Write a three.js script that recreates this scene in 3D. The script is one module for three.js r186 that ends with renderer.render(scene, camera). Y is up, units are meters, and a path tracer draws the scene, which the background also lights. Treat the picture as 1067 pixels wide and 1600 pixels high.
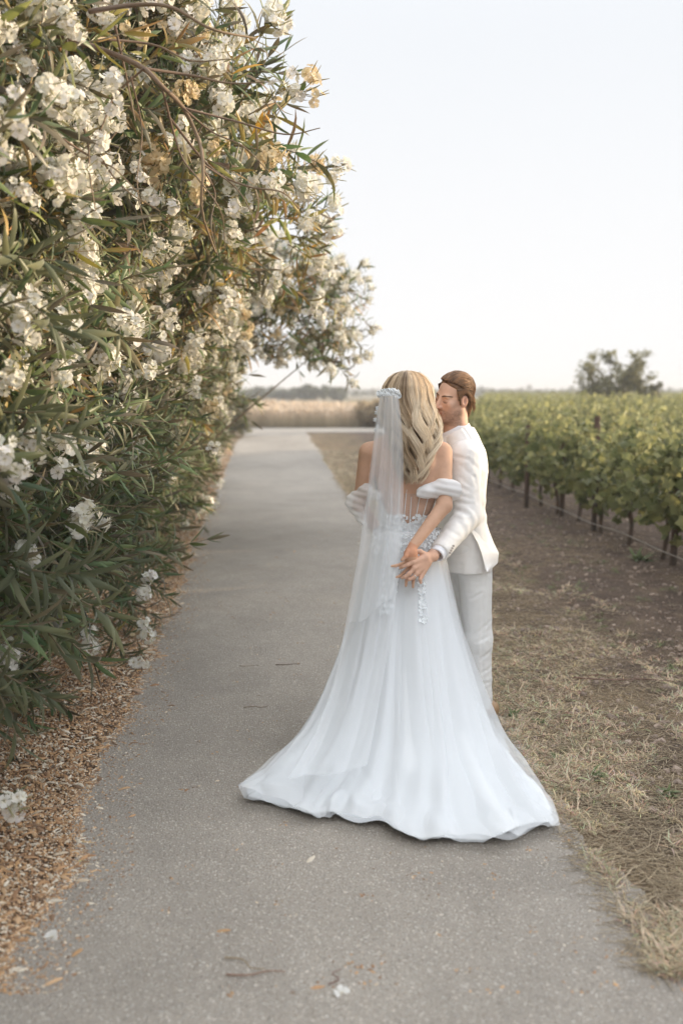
import * as THREE from 'three';
import { mergeGeometries } from 'three/addons/utils/BufferGeometryUtils.js';

// ---------------------------------------------------------------- camera, sky, sun, exposure
const scene = new THREE.Scene();
const EYE = 1.675, FPX = 1555, PITCH = Math.atan(188 / FPX);
const camera = new THREE.PerspectiveCamera(2 * Math.atan(800 / FPX) * 180 / Math.PI, 682 / 1024, 0.1, 6000);
camera.position.set(0, EYE, 0);
camera.rotation.x = -PITCH;
camera.focus = 4.75;
camera.userData.fStop = 1.5;
const renderer = new THREE.WebGLRenderer({ antialias: true });
renderer.setSize(682, 1024);
renderer.toneMapping = THREE.LinearToneMapping;
renderer.toneMappingExposure = 1.37;
renderer.shadowMap.enabled = true;

{ // hazy evening sky, a little bluer and brighter overhead
  const W = 512, H = 256, data = new Float32Array(W * H * 4);
  for (let r = 0; r < H; r++) {
    const e = Math.max(0, ((r + 0.5) / H - 0.5) * Math.PI), k = Math.sin(e);
    const lift = 1 + 1.3 * THREE.MathUtils.smoothstep(k, 0.3, 1.0);
    const b = THREE.MathUtils.smoothstep(k, 0.0, 0.42);
    const c = [0.735 - 0.085 * b, 0.735 - 0.06 * b, 0.74 - 0.03 * b];
    for (let q = 0; q < W; q++) for (let j = 0; j < 4; j++) data[(r * W + q) * 4 + j] = j === 3 ? 1 : c[j] * lift;
  }
  const t = new THREE.DataTexture(data, W, H, THREE.RGBAFormat, THREE.FloatType);
  t.mapping = THREE.EquirectangularReflectionMapping; t.magFilter = t.minFilter = THREE.LinearFilter; t.needsUpdate = true;
  scene.background = t; scene.environment = t;
}
const SUN = new THREE.Vector3(0.92, 0.185, -0.26).normalize();
const sun = new THREE.DirectionalLight(new THREE.Color(1.0, 0.79, 0.53), 5);
sun.position.copy(SUN).multiplyScalar(60).add(new THREE.Vector3(0, 0, -8));
sun.target.position.set(0, 0, -8);
sun.castShadow = true; sun.shadow.radius = 3;
sun.shadow.mapSize.set(4096, 4096);
Object.assign(sun.shadow.camera, { left: -25, right: 25, top: 20, bottom: -20, near: 1, far: 140 });
sun.name = 'sun';
scene.add(sun, sun.target);
scene.fog = new THREE.FogExp2(new THREE.Color(0.95, 0.97, 1.0), 0.0017);

// ---------------------------------------------------------------- helpers
function rng(seed) { let a = seed >>> 0; return () => { a = (a + 0x6d2b79f5) | 0; let t = Math.imul(a ^ (a >>> 15), 1 | a); t = (t + Math.imul(t ^ (t >>> 7), 61 | t)) ^ t; return ((t ^ (t >>> 14)) >>> 0) / 4294967296; }; }
const R0 = rng(7), lerp = THREE.MathUtils.lerp, clamp = THREE.MathUtils.clamp, smooth = THREE.MathUtils.smoothstep;
const V = (x, y, z) => new THREE.Vector3(x, y, z);
const cosP = Math.cos(PITCH), sinP = Math.sin(PITCH);
function ray(px, py) { const x = (px - 533.5) / FPX, y = -(py - 800) / FPX; return V(x, y * cosP - sinP, -y * sinP - cosP); }
function at(px, py, z) { const d = ray(px, py), t = z / d.z; return V(d.x * t, EYE + d.y * t, z); }
function onGround(px, py, y = 0) { const d = ray(px, py), t = (y - EYE) / d.y; return V(d.x * t, y, d.z * t); }
function hash(x, y, z) { let h = Math.imul(x, 374761393) ^ Math.imul(y, 668265263) ^ Math.imul(z, 2147483647 ^ 0x5bd1e995); h = Math.imul(h ^ (h >>> 13), 1274126177); return ((h ^ (h >>> 16)) >>> 0) / 4294967296; }
function noise(x, y = 0, z = 0) {
  const ix = Math.floor(x), iy = Math.floor(y), iz = Math.floor(z), f = (t) => t * t * (3 - 2 * t), u = f(x - ix), v = f(y - iy), w = f(z - iz);
  const g = (a, b, c) => hash(ix + a, iy + b, iz + c);
  return lerp(lerp(lerp(g(0, 0, 0), g(1, 0, 0), u), lerp(g(0, 1, 0), g(1, 1, 0), u), v), lerp(lerp(g(0, 0, 1), g(1, 0, 1), u), lerp(g(0, 1, 1), g(1, 1, 1), u), v), w) * 2 - 1;
}
function fbm(x, y = 0, z = 0, o = 4) { let s = 0, a = 0.5; for (let i = 0; i < o; i++) { s += a * noise(x, y, z); x = x * 2.03 + 17.1; y = y * 2.03 + 5.3; z = z * 2.03 + 9.7; a *= 0.5; } return s; }
const used = new Map();
function numbered(n) { const k = used.get(n) ?? 0; used.set(n, k + 1); return k ? n + '_' + String(k).padStart(3, '0') : n; }
function tag(o, label, category, group, kind) { o.userData = { label, category }; if (group) o.userData.group = group; if (kind) o.userData.kind = kind; return o; }
function thing(name, pos, label, category, group) { const o = new THREE.Group(); o.name = numbered(name); o.position.copy(pos); scene.add(o); return tag(o, label, category, group); }
function part(name, geo, mat, parent, local = false) { const m = new THREE.Mesh(geo, mat); m.name = name; if (!local) m.position.copy(parent.position).negate(); parent.add(m); return m; }
function struct(name, geo, mat) { const m = new THREE.Mesh(geo, mat); m.name = numbered(name); m.userData.kind = 'structure'; scene.add(m); return m; }
const M4 = (p, q, s) => new THREE.Matrix4().compose(p, q, s.isVector3 ? s : V(s, s, s));
const Q = (x, y, z) => new THREE.Quaternion().setFromEuler(new THREE.Euler(x, y, z, 'YXZ'));
function lookQ(dir, up, roll = 0) { // y axis along dir
  const y = dir.clone().normalize(), x = up.clone().cross(y); if (x.lengthSq() < 1e-6) x.set(1, 0, 0); x.normalize();
  const q = new THREE.Quaternion().setFromRotationMatrix(new THREE.Matrix4().makeBasis(x, y, x.clone().cross(y)));
  return q.multiply(new THREE.Quaternion().setFromAxisAngle(V(0, 1, 0), roll));
}
// collects triangles with colours and uv, and makes one geometry
class GB {
  constructor() { this.p = []; this.c = []; this.u = []; this.i = []; }
  v(p, c, u = 0, w = 0) { this.p.push(p.x, p.y, p.z); this.c.push(c[0], c[1], c[2]); this.u.push(u, w); return this.p.length / 3 - 1; }
  tri(a, b, c) { this.i.push(a, b, c); }
  quad(a, b, c, d) { this.i.push(a, b, c, a, c, d); }
  sheet(nu, nv, f, closedU = false) { // f(i, j) -> {p, c, u, v}
    const base = this.p.length / 3;
    for (let j = 0; j <= nv; j++) for (let i = 0; i <= nu; i++) { const q = f(i / nu, j / nv); this.v(q.p, q.c ?? [1, 1, 1], q.u ?? i / nu, q.w ?? j / nv); }
    for (let j = 0; j < nv; j++) for (let i = 0; i < nu; i++) { const a = base + j * (nu + 1) + i; this.quad(a, a + 1, a + nu + 2, a + nu + 1); }
    return this;
  }
  tube(pts, rad, sides, col, flat = 1, cap = true) { // col: [r,g,b] or f(t)
    const n = pts.length, base = this.p.length / 3; let nx = null;
    for (let k = 0; k < n; k++) {
      const t = pts[Math.min(k + 1, n - 1)].clone().sub(pts[Math.max(k - 1, 0)]).normalize();
      if (!nx) { nx = Math.abs(t.y) < 0.9 ? V(0, 1, 0).cross(t) : V(1, 0, 0).cross(t); } else nx.addScaledVector(t, -nx.dot(t));
      nx.normalize(); const ny = t.clone().cross(nx), r = typeof rad === 'function' ? rad(k / (n - 1)) : rad, c = typeof col === 'function' ? col(k / (n - 1)) : col;
      for (let s = 0; s < sides; s++) { const a = s / sides * 2 * Math.PI; this.v(pts[k].clone().addScaledVector(nx, Math.cos(a) * r).addScaledVector(ny, Math.sin(a) * r * flat), c, s / sides, k / (n - 1)); }
    }
    for (let k = 0; k < n - 1; k++) for (let s = 0; s < sides; s++) { const a = base + k * sides + s, b = base + k * sides + (s + 1) % sides; this.quad(a, b, b + sides, a + sides); }
    if (cap) for (let s = 1; s < sides - 1; s++) { this.tri(base, base + s + 1, base + s); const e = base + (n - 1) * sides; this.tri(e, e + s, e + s + 1); }
    return this;
  }
  add(g, m, tint) {
    const base = this.p.length / 3, P = g.attributes.position, C = g.attributes.color, v = V(0, 0, 0);
    for (let i = 0; i < P.count; i++) { v.fromBufferAttribute(P, i).applyMatrix4(m); this.v(v, C ? (tint ? [C.getX(i) * tint[0], C.getY(i) * tint[1], C.getZ(i) * tint[2]] : [C.getX(i), C.getY(i), C.getZ(i)]) : tint ?? [1, 1, 1]); }
    const I = g.index; for (let i = 0; i < I.count; i++) this.i.push(base + I.getX(i));
    return this;
  }
  geo() {
    const g = new THREE.BufferGeometry();
    g.setAttribute('position', new THREE.BufferAttribute(new Float32Array(this.p), 3));
    g.setAttribute('color', new THREE.BufferAttribute(new Float32Array(this.c), 3));
    g.setAttribute('uv', new THREE.BufferAttribute(new Float32Array(this.u), 2));
    g.setIndex(new THREE.BufferAttribute(new Uint32Array(this.i), 1)); g.computeVertexNormals(); return g;
  }
}
function curve(pts, n) { return new THREE.CatmullRomCurve3(pts, false, 'centripetal').getPoints(n); }
// meshes the zero set of a distance field (surface nets)
function nets(f, lo, hi, h, color, uvf) {
  const nx = Math.ceil((hi.x - lo.x) / h) + 1, ny = Math.ceil((hi.y - lo.y) / h) + 1, nz = Math.ceil((hi.z - lo.z) / h) + 1;
  const F = new Float32Array(nx * ny * nz), id = new Int32Array(nx * ny * nz).fill(-1), b = new GB(), sx = 1, sy = nx, sz = nx * ny;
  for (let k = 0, n = 0; k < nz; k++) for (let j = 0; j < ny; j++) for (let i = 0; i < nx; i++) F[n++] = f(lo.x + i * h, lo.y + j * h, lo.z + k * h);
  const off = [0, sx, sy, sx + sy, sz, sz + sx, sz + sy, sz + sx + sy], edges = [[0, 1], [2, 3], [4, 5], [6, 7], [0, 2], [1, 3], [4, 6], [5, 7], [0, 4], [1, 5], [2, 6], [3, 7]];
  for (let k = 0; k < nz - 1; k++) for (let j = 0; j < ny - 1; j++) for (let i = 0; i < nx - 1; i++) {
    const n = i + j * sy + k * sz; let neg = 0; for (const o of off) if (F[n + o] < 0) neg++;
    if (!neg || neg === 8) continue;
    let x = 0, y = 0, z = 0, c = 0;
    for (const [a, e] of edges) { const p = F[n + off[a]], q = F[n + off[e]]; if ((p < 0) === (q < 0)) continue; const t = p / (p - q); c++; x += lerp(a & 1, e & 1, t); y += lerp((a >> 1) & 1, (e >> 1) & 1, t); z += lerp(a >> 2, e >> 2, t); }
    const P = V(lo.x + (i + x / c) * h, lo.y + (j + y / c) * h, lo.z + (k + z / c) * h), u = uvf ? uvf(P) : [P.x, P.y];
    id[n] = b.v(P, color ? color(P) : [1, 1, 1], u[0], u[1]);
  }
  for (let k = 1; k < nz - 1; k++) for (let j = 1; j < ny - 1; j++) for (let i = 1; i < nx - 1; i++) {
    const n = i + j * sy + k * sz, s = F[n] < 0;
    const put = (a, c, d, e) => { if (a < 0 || c < 0 || d < 0 || e < 0) return; s ? b.quad(a, c, d, e) : b.quad(e, d, c, a); };
    if (s !== F[n + sx] < 0) put(id[n - sy - sz], id[n - sz], id[n], id[n - sy]);
    if (s !== F[n + sy] < 0) put(id[n - sx - sz], id[n - sx], id[n], id[n - sz]);
    if (s !== F[n + sz] < 0) put(id[n - sx - sy], id[n - sy], id[n], id[n - sx]);
  }
  return b.geo();
}
const smin = (a, b, k) => { const h = Math.max(k - Math.abs(a - b), 0) / k; return Math.min(a, b) - h * h * k * 0.25; };
const smax = (a, b, k) => -smin(-a, -b, k);
function cone(a, b, ra, rb) { // tapered capsule
  const dx = b.x - a.x, dy = b.y - a.y, dz = b.z - a.z, l = dx * dx + dy * dy + dz * dz || 1e-9;
  return (x, y, z) => { const t = clamp(((x - a.x) * dx + (y - a.y) * dy + (z - a.z) * dz) / l, 0, 1), ex = x - a.x - t * dx, ey = y - a.y - t * dy, ez = z - a.z - t * dz; return Math.sqrt(ex * ex + ey * ey + ez * ez) - (ra + (rb - ra) * t); };
}
function egg(c, r) { return (x, y, z) => { const a = (x - c.x) / r.x, b = (y - c.y) / r.y, d = (z - c.z) / r.z, k0 = Math.sqrt(a * a + b * b + d * d), k1 = Math.sqrt((a / r.x) ** 2 + (b / r.y) ** 2 + (d / r.z) ** 2) || 1e-9; return k0 * (k0 - 1) / k1; }; }
function keys(tab, y) { // rows [y, ...values] falling in y
  if (y >= tab[0][0]) return tab[0]; for (let i = 1; i < tab.length; i++) if (y >= tab[i][0]) { const a = tab[i - 1], b = tab[i], t = smooth((a[0] - y) / (a[0] - b[0]), 0, 1) * 0.5 + 0.5 * (a[0] - y) / (a[0] - b[0]); return a.map((v, k) => lerp(v, b[k], t)); } return tab[tab.length - 1];
}
function tex(n, f, srgb) { // f(x, y) -> [r, g, b] 0..1
  const d = new Uint8Array(n * n * 4);
  for (let y = 0; y < n; y++) for (let x = 0; x < n; x++) { const c = f(x, y), o = (y * n + x) * 4; d[o] = clamp(c[0], 0, 1) * 255; d[o + 1] = clamp(c[1], 0, 1) * 255; d[o + 2] = clamp(c[2], 0, 1) * 255; d[o + 3] = 255; }
  const t = new THREE.DataTexture(d, n, n); t.wrapS = t.wrapT = THREE.RepeatWrapping; t.magFilter = THREE.LinearFilter; t.minFilter = THREE.LinearMipmapLinearFilter; if (srgb) t.colorSpace = THREE.SRGBColorSpace; t.needsUpdate = true; return t;
}
const std = (o) => new THREE.MeshStandardMaterial({ roughness: 0.9, side: THREE.DoubleSide, ...o });
const phy = (o) => new THREE.MeshPhysicalMaterial({ roughness: 0.9, side: THREE.DoubleSide, ...o });
function grains(n, count, seed, rmin, rmax, tone) { // overlapping pebbles, wraps round
  const r = rng(seed), c = new Float32Array(n * n * 3), hgt = new Float32Array(n * n);
  for (let i = 0; i < n * n; i++) { const t = tone(r, true); c[i * 3] = t[0]; c[i * 3 + 1] = t[1]; c[i * 3 + 2] = t[2]; hgt[i] = 0.1 * r(); }
  for (let s = 0; s < count; s++) {
    const cx = r() * n, cy = r() * n, ra = rmin + (rmax - rmin) * r() ** 3, an = r() * 3, el = 0.6 + 0.4 * r(), t = tone(r, false), hh = 0.4 + 0.6 * r(), ca = Math.cos(an), sa = Math.sin(an), k = Math.ceil(ra);
    for (let y = -k; y <= k; y++) for (let x = -k; x <= k; x++) {
      const u = (x * ca + y * sa) / ra, v = (-x * sa + y * ca) / (ra * el), d = u * u + v * v; if (d > 1) continue;
      const o = ((Math.floor(cy + y) + n) % n) * n + (Math.floor(cx + x) + n) % n; c[o * 3] = t[0]; c[o * 3 + 1] = t[1]; c[o * 3 + 2] = t[2]; hgt[o] = hh * Math.sqrt(1 - d * 0.9);
    }
  }
  return { c, hgt, n };
}
// side lines of the place: c metres to the right of the hedge-path-vineyard direction, at depth d
const across = (c, d) => c - 0.063 * d;
const lane = (x, z) => x - 0.063 * z; // the c of a point

// ---------------------------------------------------------------- ground, path, road
const PL = -0.80, PR = 1.17;
const edgeL = (d) => PL - 0.022 * Math.max(0, Math.min(d, 30) - 5) - 0.10 * fbm(d * 1.5, 1) - 0.05 * fbm(d * 6, 2);
const edgeR = (d) => PR + 0.14 * fbm(d * 0.9, 3.1) + 0.12 * fbm(d * 4.3, 8.2) + 0.05 * fbm(d * 17, 1.7);
const asphaltG = grains(1536, 60000, 11, 1.6, 5.5, (r, base) => { const v = base ? 0.53 + 0.08 * r() : 0.53 + 0.22 * r() ** 1.8; const w = 0.02 * (r() - 0.5); return [v + 0.028 + w, v, v - 0.035 - w]; });
const soilG = grains(1024, 26000, 12, 1.5, 9, (r) => { const v = 0.52 + 0.40 * r(); return [v, v * (0.93 + 0.05 * r()), v * (0.86 + 0.08 * r())]; });
const mapOf = (g) => tex(g.n, (x, y) => { const o = (y * g.n + x) * 3; return [g.c[o], g.c[o + 1], g.c[o + 2]]; }, true);
const bumpOf = (g) => tex(g.n, (x, y) => { const h = g.hgt[y * g.n + x]; return [h, h, h]; });
const asphaltMat = std({ map: mapOf(asphaltG), bumpMap: bumpOf(asphaltG), bumpScale: 0.004, roughness: 0.88, vertexColors: true });
const soilMat = std({ map: mapOf(soilG), bumpMap: bumpOf(soilG), bumpScale: 0.008, roughness: 1, vertexColors: true });
function axis(lo, fineLo, fineHi, hi, step, grow) { const a = []; for (let x = fineLo; x <= fineHi + 1e-6; x += step) a.push(x); let s = step, x = a[0]; while (x > lo) { s *= grow; x -= s; a.unshift(x); } s = step; x = a[a.length - 1]; while (x < hi) { s *= grow; x += s; a.push(x); } return a; }
const mixc = (a, b, t) => [lerp(a[0], b[0], t), lerp(a[1], b[1], t), lerp(a[2], b[2], t)];
function groundY(x, z) { // soil relief beside the path
  const c = lane(x, z), d = -z, side = smooth(c, PR - 0.12, PR + 0.5), near = 1 - smooth(d, 25, 45);
  let y = side * near * (0.022 * fbm(x * 2.2, z * 2.2) + 0.018 * fbm(x * 9, z * 9, 2, 3) + 0.010 * fbm(x * 30, z * 30, 4, 2));
  y -= side * near * 0.05 * Math.exp(-(((c - 2.35 - 0.06 * Math.sin(z)) / 0.16) ** 2)); // wheel rut
  y += near * 0.04 * smooth(c, 3.2, 3.75) * (1 - smooth(c, 3.85, 4.4));
  const el = PL - 0.022 * Math.max(0, Math.min(d, 30) - 5); y += (1 - smooth(c, el - 0.12, el + 0.10)) * near * (0.018 + 0.014 * fbm(x * 5, z * 5));
  y += near * 0.018 * (0.6 + 0.8 * fbm(x * 6, z * 6, 11)) * Math.exp(-(((c - PR - 0.06) / 0.13) ** 2));
  return y - 0.006;
}
{
  const xs = axis(-2600, -2.6, 4.8, 2600, 0.035, 1.16), zs = axis(-5200, -11, -2.4, 30, 0.035, 1.05), b = new GB();
  const soil = [0.265, 0.20, 0.162], dry = [0.40, 0.32, 0.22], litter = [0.30, 0.195, 0.12], field = [0.36, 0.33, 0.17], straw = [0.46, 0.37, 0.24];
  for (const z of zs) for (const x of xs) {
    const c = lane(x, z), d = -z, n1 = fbm(x * 1.3, z * 1.3, 1), n2 = fbm(x * 5, z * 5, 7, 3);
    const strip = smooth(c, PR - 0.3, PR + 0.1) * (1 - smooth(c + 0.7 * n1, 1.9, 2.7));
    let col = mixc(soil, dry, clamp(strip * (0.75 + 0.9 * n2) + 0.30 * smooth(n2 + n1, 0.1, 0.45), 0, 1));
    col = mixc(litter, col, smooth(c, edgeL(d) - 0.1, edgeL(d) + 0.2));
    if (d > 15) col = mixc(col, mixc(straw, dry, 0.5 + n1), smooth(d, 15, 26) * (1 - smooth(c, 2.4, 3.4)));
    if (d > 40) col = mixc(col, field, smooth(d, 46, 70));
    if (d > 60) col = mixc(col, [[0.16, 0.19, 0.09], [0.40, 0.34, 0.21], [0.22, 0.24, 0.11], [0.33, 0.31, 0.18]][Math.floor(hash(Math.floor(x / 160 + Math.floor(d / 90) * 0.37), Math.floor(d / 90), 3) * 4)], smooth(d, 90, 110) * 0.8);
    const t = 0.9 + 0.35 * n2; b.v(V(x, d < 60 ? groundY(x, z) : -0.006, z), [col[0] * t, col[1] * t, col[2] * t], x / 0.9, z / 0.9);
  }
  const w = xs.length; for (let j = 0; j < zs.length - 1; j++) for (let i = 0; i < w - 1; i++) { const a = j * w + i; b.quad(a, a + w, a + w + 1, a + 1); }
  struct('ground', b.geo(), soilMat);
}
{ // narrow asphalt lane with a ragged right edge
  const b = new GB(), rows = axis(-41, -12, 3, 4, 0.06, 1.03).filter((z) => z > -41.3), nu = 44, tint = (x, z) => { const n = 0.99 + 0.28 * fbm(x * 0.7, z * 0.35, 5) + 0.12 * fbm(x * 3, z * 3, 9, 3) + 0.10 * fbm(x * 11, z * 9, 4, 2); return [n * 1.01, n, n * 0.985]; };
  for (const z of rows) for (let i = 0; i <= nu; i++) { const d = -z, u = i / nu, c = lerp(edgeL(d), edgeR(d), u), x = across(c, d), k = tint(x, z), drop = smooth(u, 0.975, 1) * 0.012; b.v(V(x, 0.006 - drop, z), k, x / 1.45, z / 1.45); }
  for (let j = 0; j < rows.length - 1; j++) for (let i = 0; i < nu; i++) { const a = j * (nu + 1) + i; b.quad(a, a + nu + 1, a + nu + 2, a + 1); }
  struct('path', b.geo(), asphaltMat);
  const r = new GB(); // cross road where the lane ends
  r.sheet(60, 6, (u, v) => { const x = lerp(-40, 26, u), z = lerp(-41.3, -46.5, v); return { p: V(x, 0.006, z), c: [1.0, 1.01, 1.02], u: x / 1.45, w: z / 1.45 }; });
  struct('road', r.geo(), asphaltMat);
}
// instanced scatter
function scatter(name, geo, mat, list, parent = scene) {
  const m = new THREE.InstancedMesh(geo, mat, list.length), c = new THREE.Color();
  list.forEach((e, i) => { m.setMatrixAt(i, e.m); if (e.c) m.setColorAt(i, c.setRGB(e.c[0], e.c[1], e.c[2])); });
  m.name = parent === scene ? numbered(name) : name; m.userData.kind = 'stuff'; parent.add(m); return m;
}
function bladeGeo(len, wid, seg, bend, fold, col = [1, 1, 1], tip = [1, 1, 1]) { // a lance-shaped leaf along +y, bending to +z, two halves with a fold
  const b = new GB();
  for (let k = 0; k <= seg; k++) {
    const t = k / seg, w = wid * Math.sin(Math.PI * Math.pow(clamp(t * 0.96 + 0.04, 0, 1), 0.8)) ** 0.8 * 0.5 + 0.0006, a = bend * t, y = len * (bend ? Math.sin(a) / bend : t), z = len * (bend ? (1 - Math.cos(a)) / bend : 0), c = mixc(col, tip, t);
    b.v(V(-w, y, z + w * fold), c, 0, t); b.v(V(0, y, z), [c[0] * 1.12, c[1] * 1.1, c[2] * 1.1], 0.5, t); b.v(V(w, y, z + w * fold), c, 1, t);
  }
  for (let k = 0; k < seg; k++) { const a = k * 3; b.quad(a, a + 1, a + 4, a + 3); b.quad(a + 1, a + 2, a + 5, a + 4); }
  return b.geo();
}
const dryMat = std({ vertexColors: true, roughness: 0.85 });
{ // dry leaf and petal litter under the hedge
  const r = rng(21), leafG = bladeGeo(0.052, 0.013, 4, 1.1, 0.7), crumbG = bladeGeo(0.017, 0.011, 2, 1.3, 0.9), pal = [[0.42, 0.25, 0.13], [0.50, 0.33, 0.19], [0.30, 0.17, 0.09], [0.55, 0.45, 0.33], [0.24, 0.15, 0.09], [0.46, 0.28, 0.14], [0.64, 0.57, 0.46]];
  const a = [], q = [];
  const add = (c, d, big) => {
    const x = across(c, d), z = -d, y = Math.max(groundY(x, z), c > PL - 0.1 ? 0.006 : -1) + 0.003 + 0.012 * r() * (1 - smooth(c, PL - 0.3, PL)), p = pal[Math.floor(r() * pal.length)], t = 0.75 + 0.5 * r();
    (big ? a : q).push({ m: M4(V(x, y, z), Q(Math.PI / 2 + (r() - 0.5) * 0.9, r() * 6.3, (r() - 0.5) * 0.9), (big ? 0.5 + 0.9 * r() : 0.5 + 0.9 * r()) * (1 + d * 0.02)), c: [p[0] * t, p[1] * t, p[2] * t] });
  };
  const rim = (d) => edgeL(d) + 0.03 + 0.06 * fbm(d * 7, 2);
  for (let i = 0; i < 170000; i++) { const d = 2.2 + 26 * r() ** 2.1, c = rim(d) - 1.0 * Math.abs(r() ** 1.1); add(c, d, r() < 0.16); }
  for (let i = 0; i < 5200; i++) { const d = 2.6 + 14 * r() ** 1.7, c = rim(d) + 0.20 * r() ** 2.5; add(c, d, r() < 0.06); }
  for (let i = 0; i < 420; i++) { const d = 2.6 + 11 * r() ** 1.5, c = lerp(PL + 0.3, PR, r()), n = 1 + Math.floor(8 * r() ** 2); for (let k = 0; k < n; k++) add(c + 0.05 * (r() - 0.5), d + 0.05 * (r() - 0.5), r() < 0.04); }
  tag(scatter('leaf_litter', leafG, dryMat, a), 'dry brown oleander leaves strewn along the left edge of the path', 'leaf litter', null, 'stuff');
  tag(scatter('petal_litter', crumbG, dryMat, q), 'rusty dried petals and crumbs heaped under the oleander hedge', 'petal litter', null, 'stuff');
}
{ // straw, dry grass, clods beside the vineyard
  const r = rng(31), strawG = new GB().tube([V(0, 0, 0), V(0, 0.04, 0.004), V(0, 0.085, 0)], 0.0010, 3, [1, 1, 1]).geo(), tuft = [];
  for (let k = 0; k < 3; k++) { const b = new GB(); for (let i = 0; i < 16; i++) b.add(bladeGeo(0.035 + 0.06 * r(), 0.0028, 4, 0.5 + 1.3 * r(), 0.4), M4(V((r() - 0.5) * 0.06, 0, (r() - 0.5) * 0.06), Q(0.35 + 0.95 * r(), r() * 6.3, 0), 1), [0.8 + 0.4 * r(), 0.8 + 0.4 * r(), 0.8 + 0.4 * r()]); tuft.push(b.geo()); }
  const S = [], T = [[], [], []], G = [], C = [];
  for (let i = 0; i < 60000; i++) { const d = 2.7 + 17 * r() ** 1.9, c = PR - 0.12 + 3.2 * r() ** 1.7, x = across(c, d), z = -d; if (fbm(x * 1.6, z * 1.6, 3) < (c < 2.2 ? -0.4 : 0.0)) continue; if (c < edgeR(d) && r() < 0.75) continue; const t = 0.6 + 0.7 * r(); S.push({ m: M4(V(x, Math.max(groundY(x, z), c < edgeR(d) ? 0.006 : -1) + 0.003 + 0.012 * r(), z), Q(Math.PI / 2 + (r() - 0.5) * 0.35, r() * 6.3, 0), V(1, 0.3 + r() * 0.8, 1).multiplyScalar(0.8 + 0.5 * r())), c: [0.46 * t, 0.37 * t, 0.25 * t] }); }
  for (let i = 0; i < 20000; i++) { const d = 2.7 + 26 * r() ** 1.9, c = PR - 0.06 + 1.5 * r() ** 1.5, x = across(c, d), z = -d; if (fbm(x * 1.9, z * 1.9, 6) + 0.35 * fbm(x * 7, z * 7, 2) < -0.34 + 0.34 * (c - PR)) continue; const gr = r() < 0.06, t = 0.7 + 0.6 * r(); T[i % 3].push({ m: M4(V(x, groundY(x, z) - 0.004, z), Q(0, r() * 6.3, 0), 0.3 + 0.65 * r() ** 1.5), c: gr ? [0.20 * t, 0.20 * t, 0.10 * t] : [0.50 * t, 0.395 * t, 0.255 * t] }); }
  for (let i = 0; i < 120; i++) { const d = 4 + 9 * r(), c = 2 + 1.5 * r(), x = across(c, d), z = -d; T[i % 3].push({ m: M4(V(x, groundY(x, z), z), Q(0, r() * 6, 0), 0.6 + 0.6 * r()), c: [0.15, 0.17, 0.07] }); }
  for (let i = 0; i < 12000; i++) { const d = 2.8 + 20 * r() ** 1.6, c = 1.5 + 3.2 * r(), x = across(c, d), z = -d, t = 0.7 + 0.6 * r(); C.push({ m: M4(V(x, groundY(x, z), z), Q(r() * 6, r() * 6, r() * 6), V(1, 0.6, 0.8).multiplyScalar(0.006 + 0.022 * r() ** 4)), c: [0.29 * t, 0.225 * t, 0.18 * t] }); }
  const clod = new THREE.IcosahedronGeometry(1, 1); { const P = clod.attributes.position; for (let i = 0; i < P.count; i++) { const x = P.getX(i), y = P.getY(i), z = P.getZ(i), k = 1 + 0.35 * noise(x * 2, y * 2, z * 2); P.setXYZ(i, x * k, y * k, z * k); } clod.computeVertexNormals(); }
  tag(scatter('straw', strawG, dryMat, S), 'pale straw lying on the verge right of the path', 'straw', null, 'stuff');
  T.forEach((l, k) => tag(scatter('dry_grass', tuft[k], dryMat, l), 'tufts of dry yellow grass on the verge between path and vineyard', 'dry grass', null, 'stuff'));
  tag(scatter('soil_clods', clod, std({ roughness: 1 }), C), 'small clods of brown soil in the wheel track beside the vines', 'soil', null, 'stuff');
}
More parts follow.
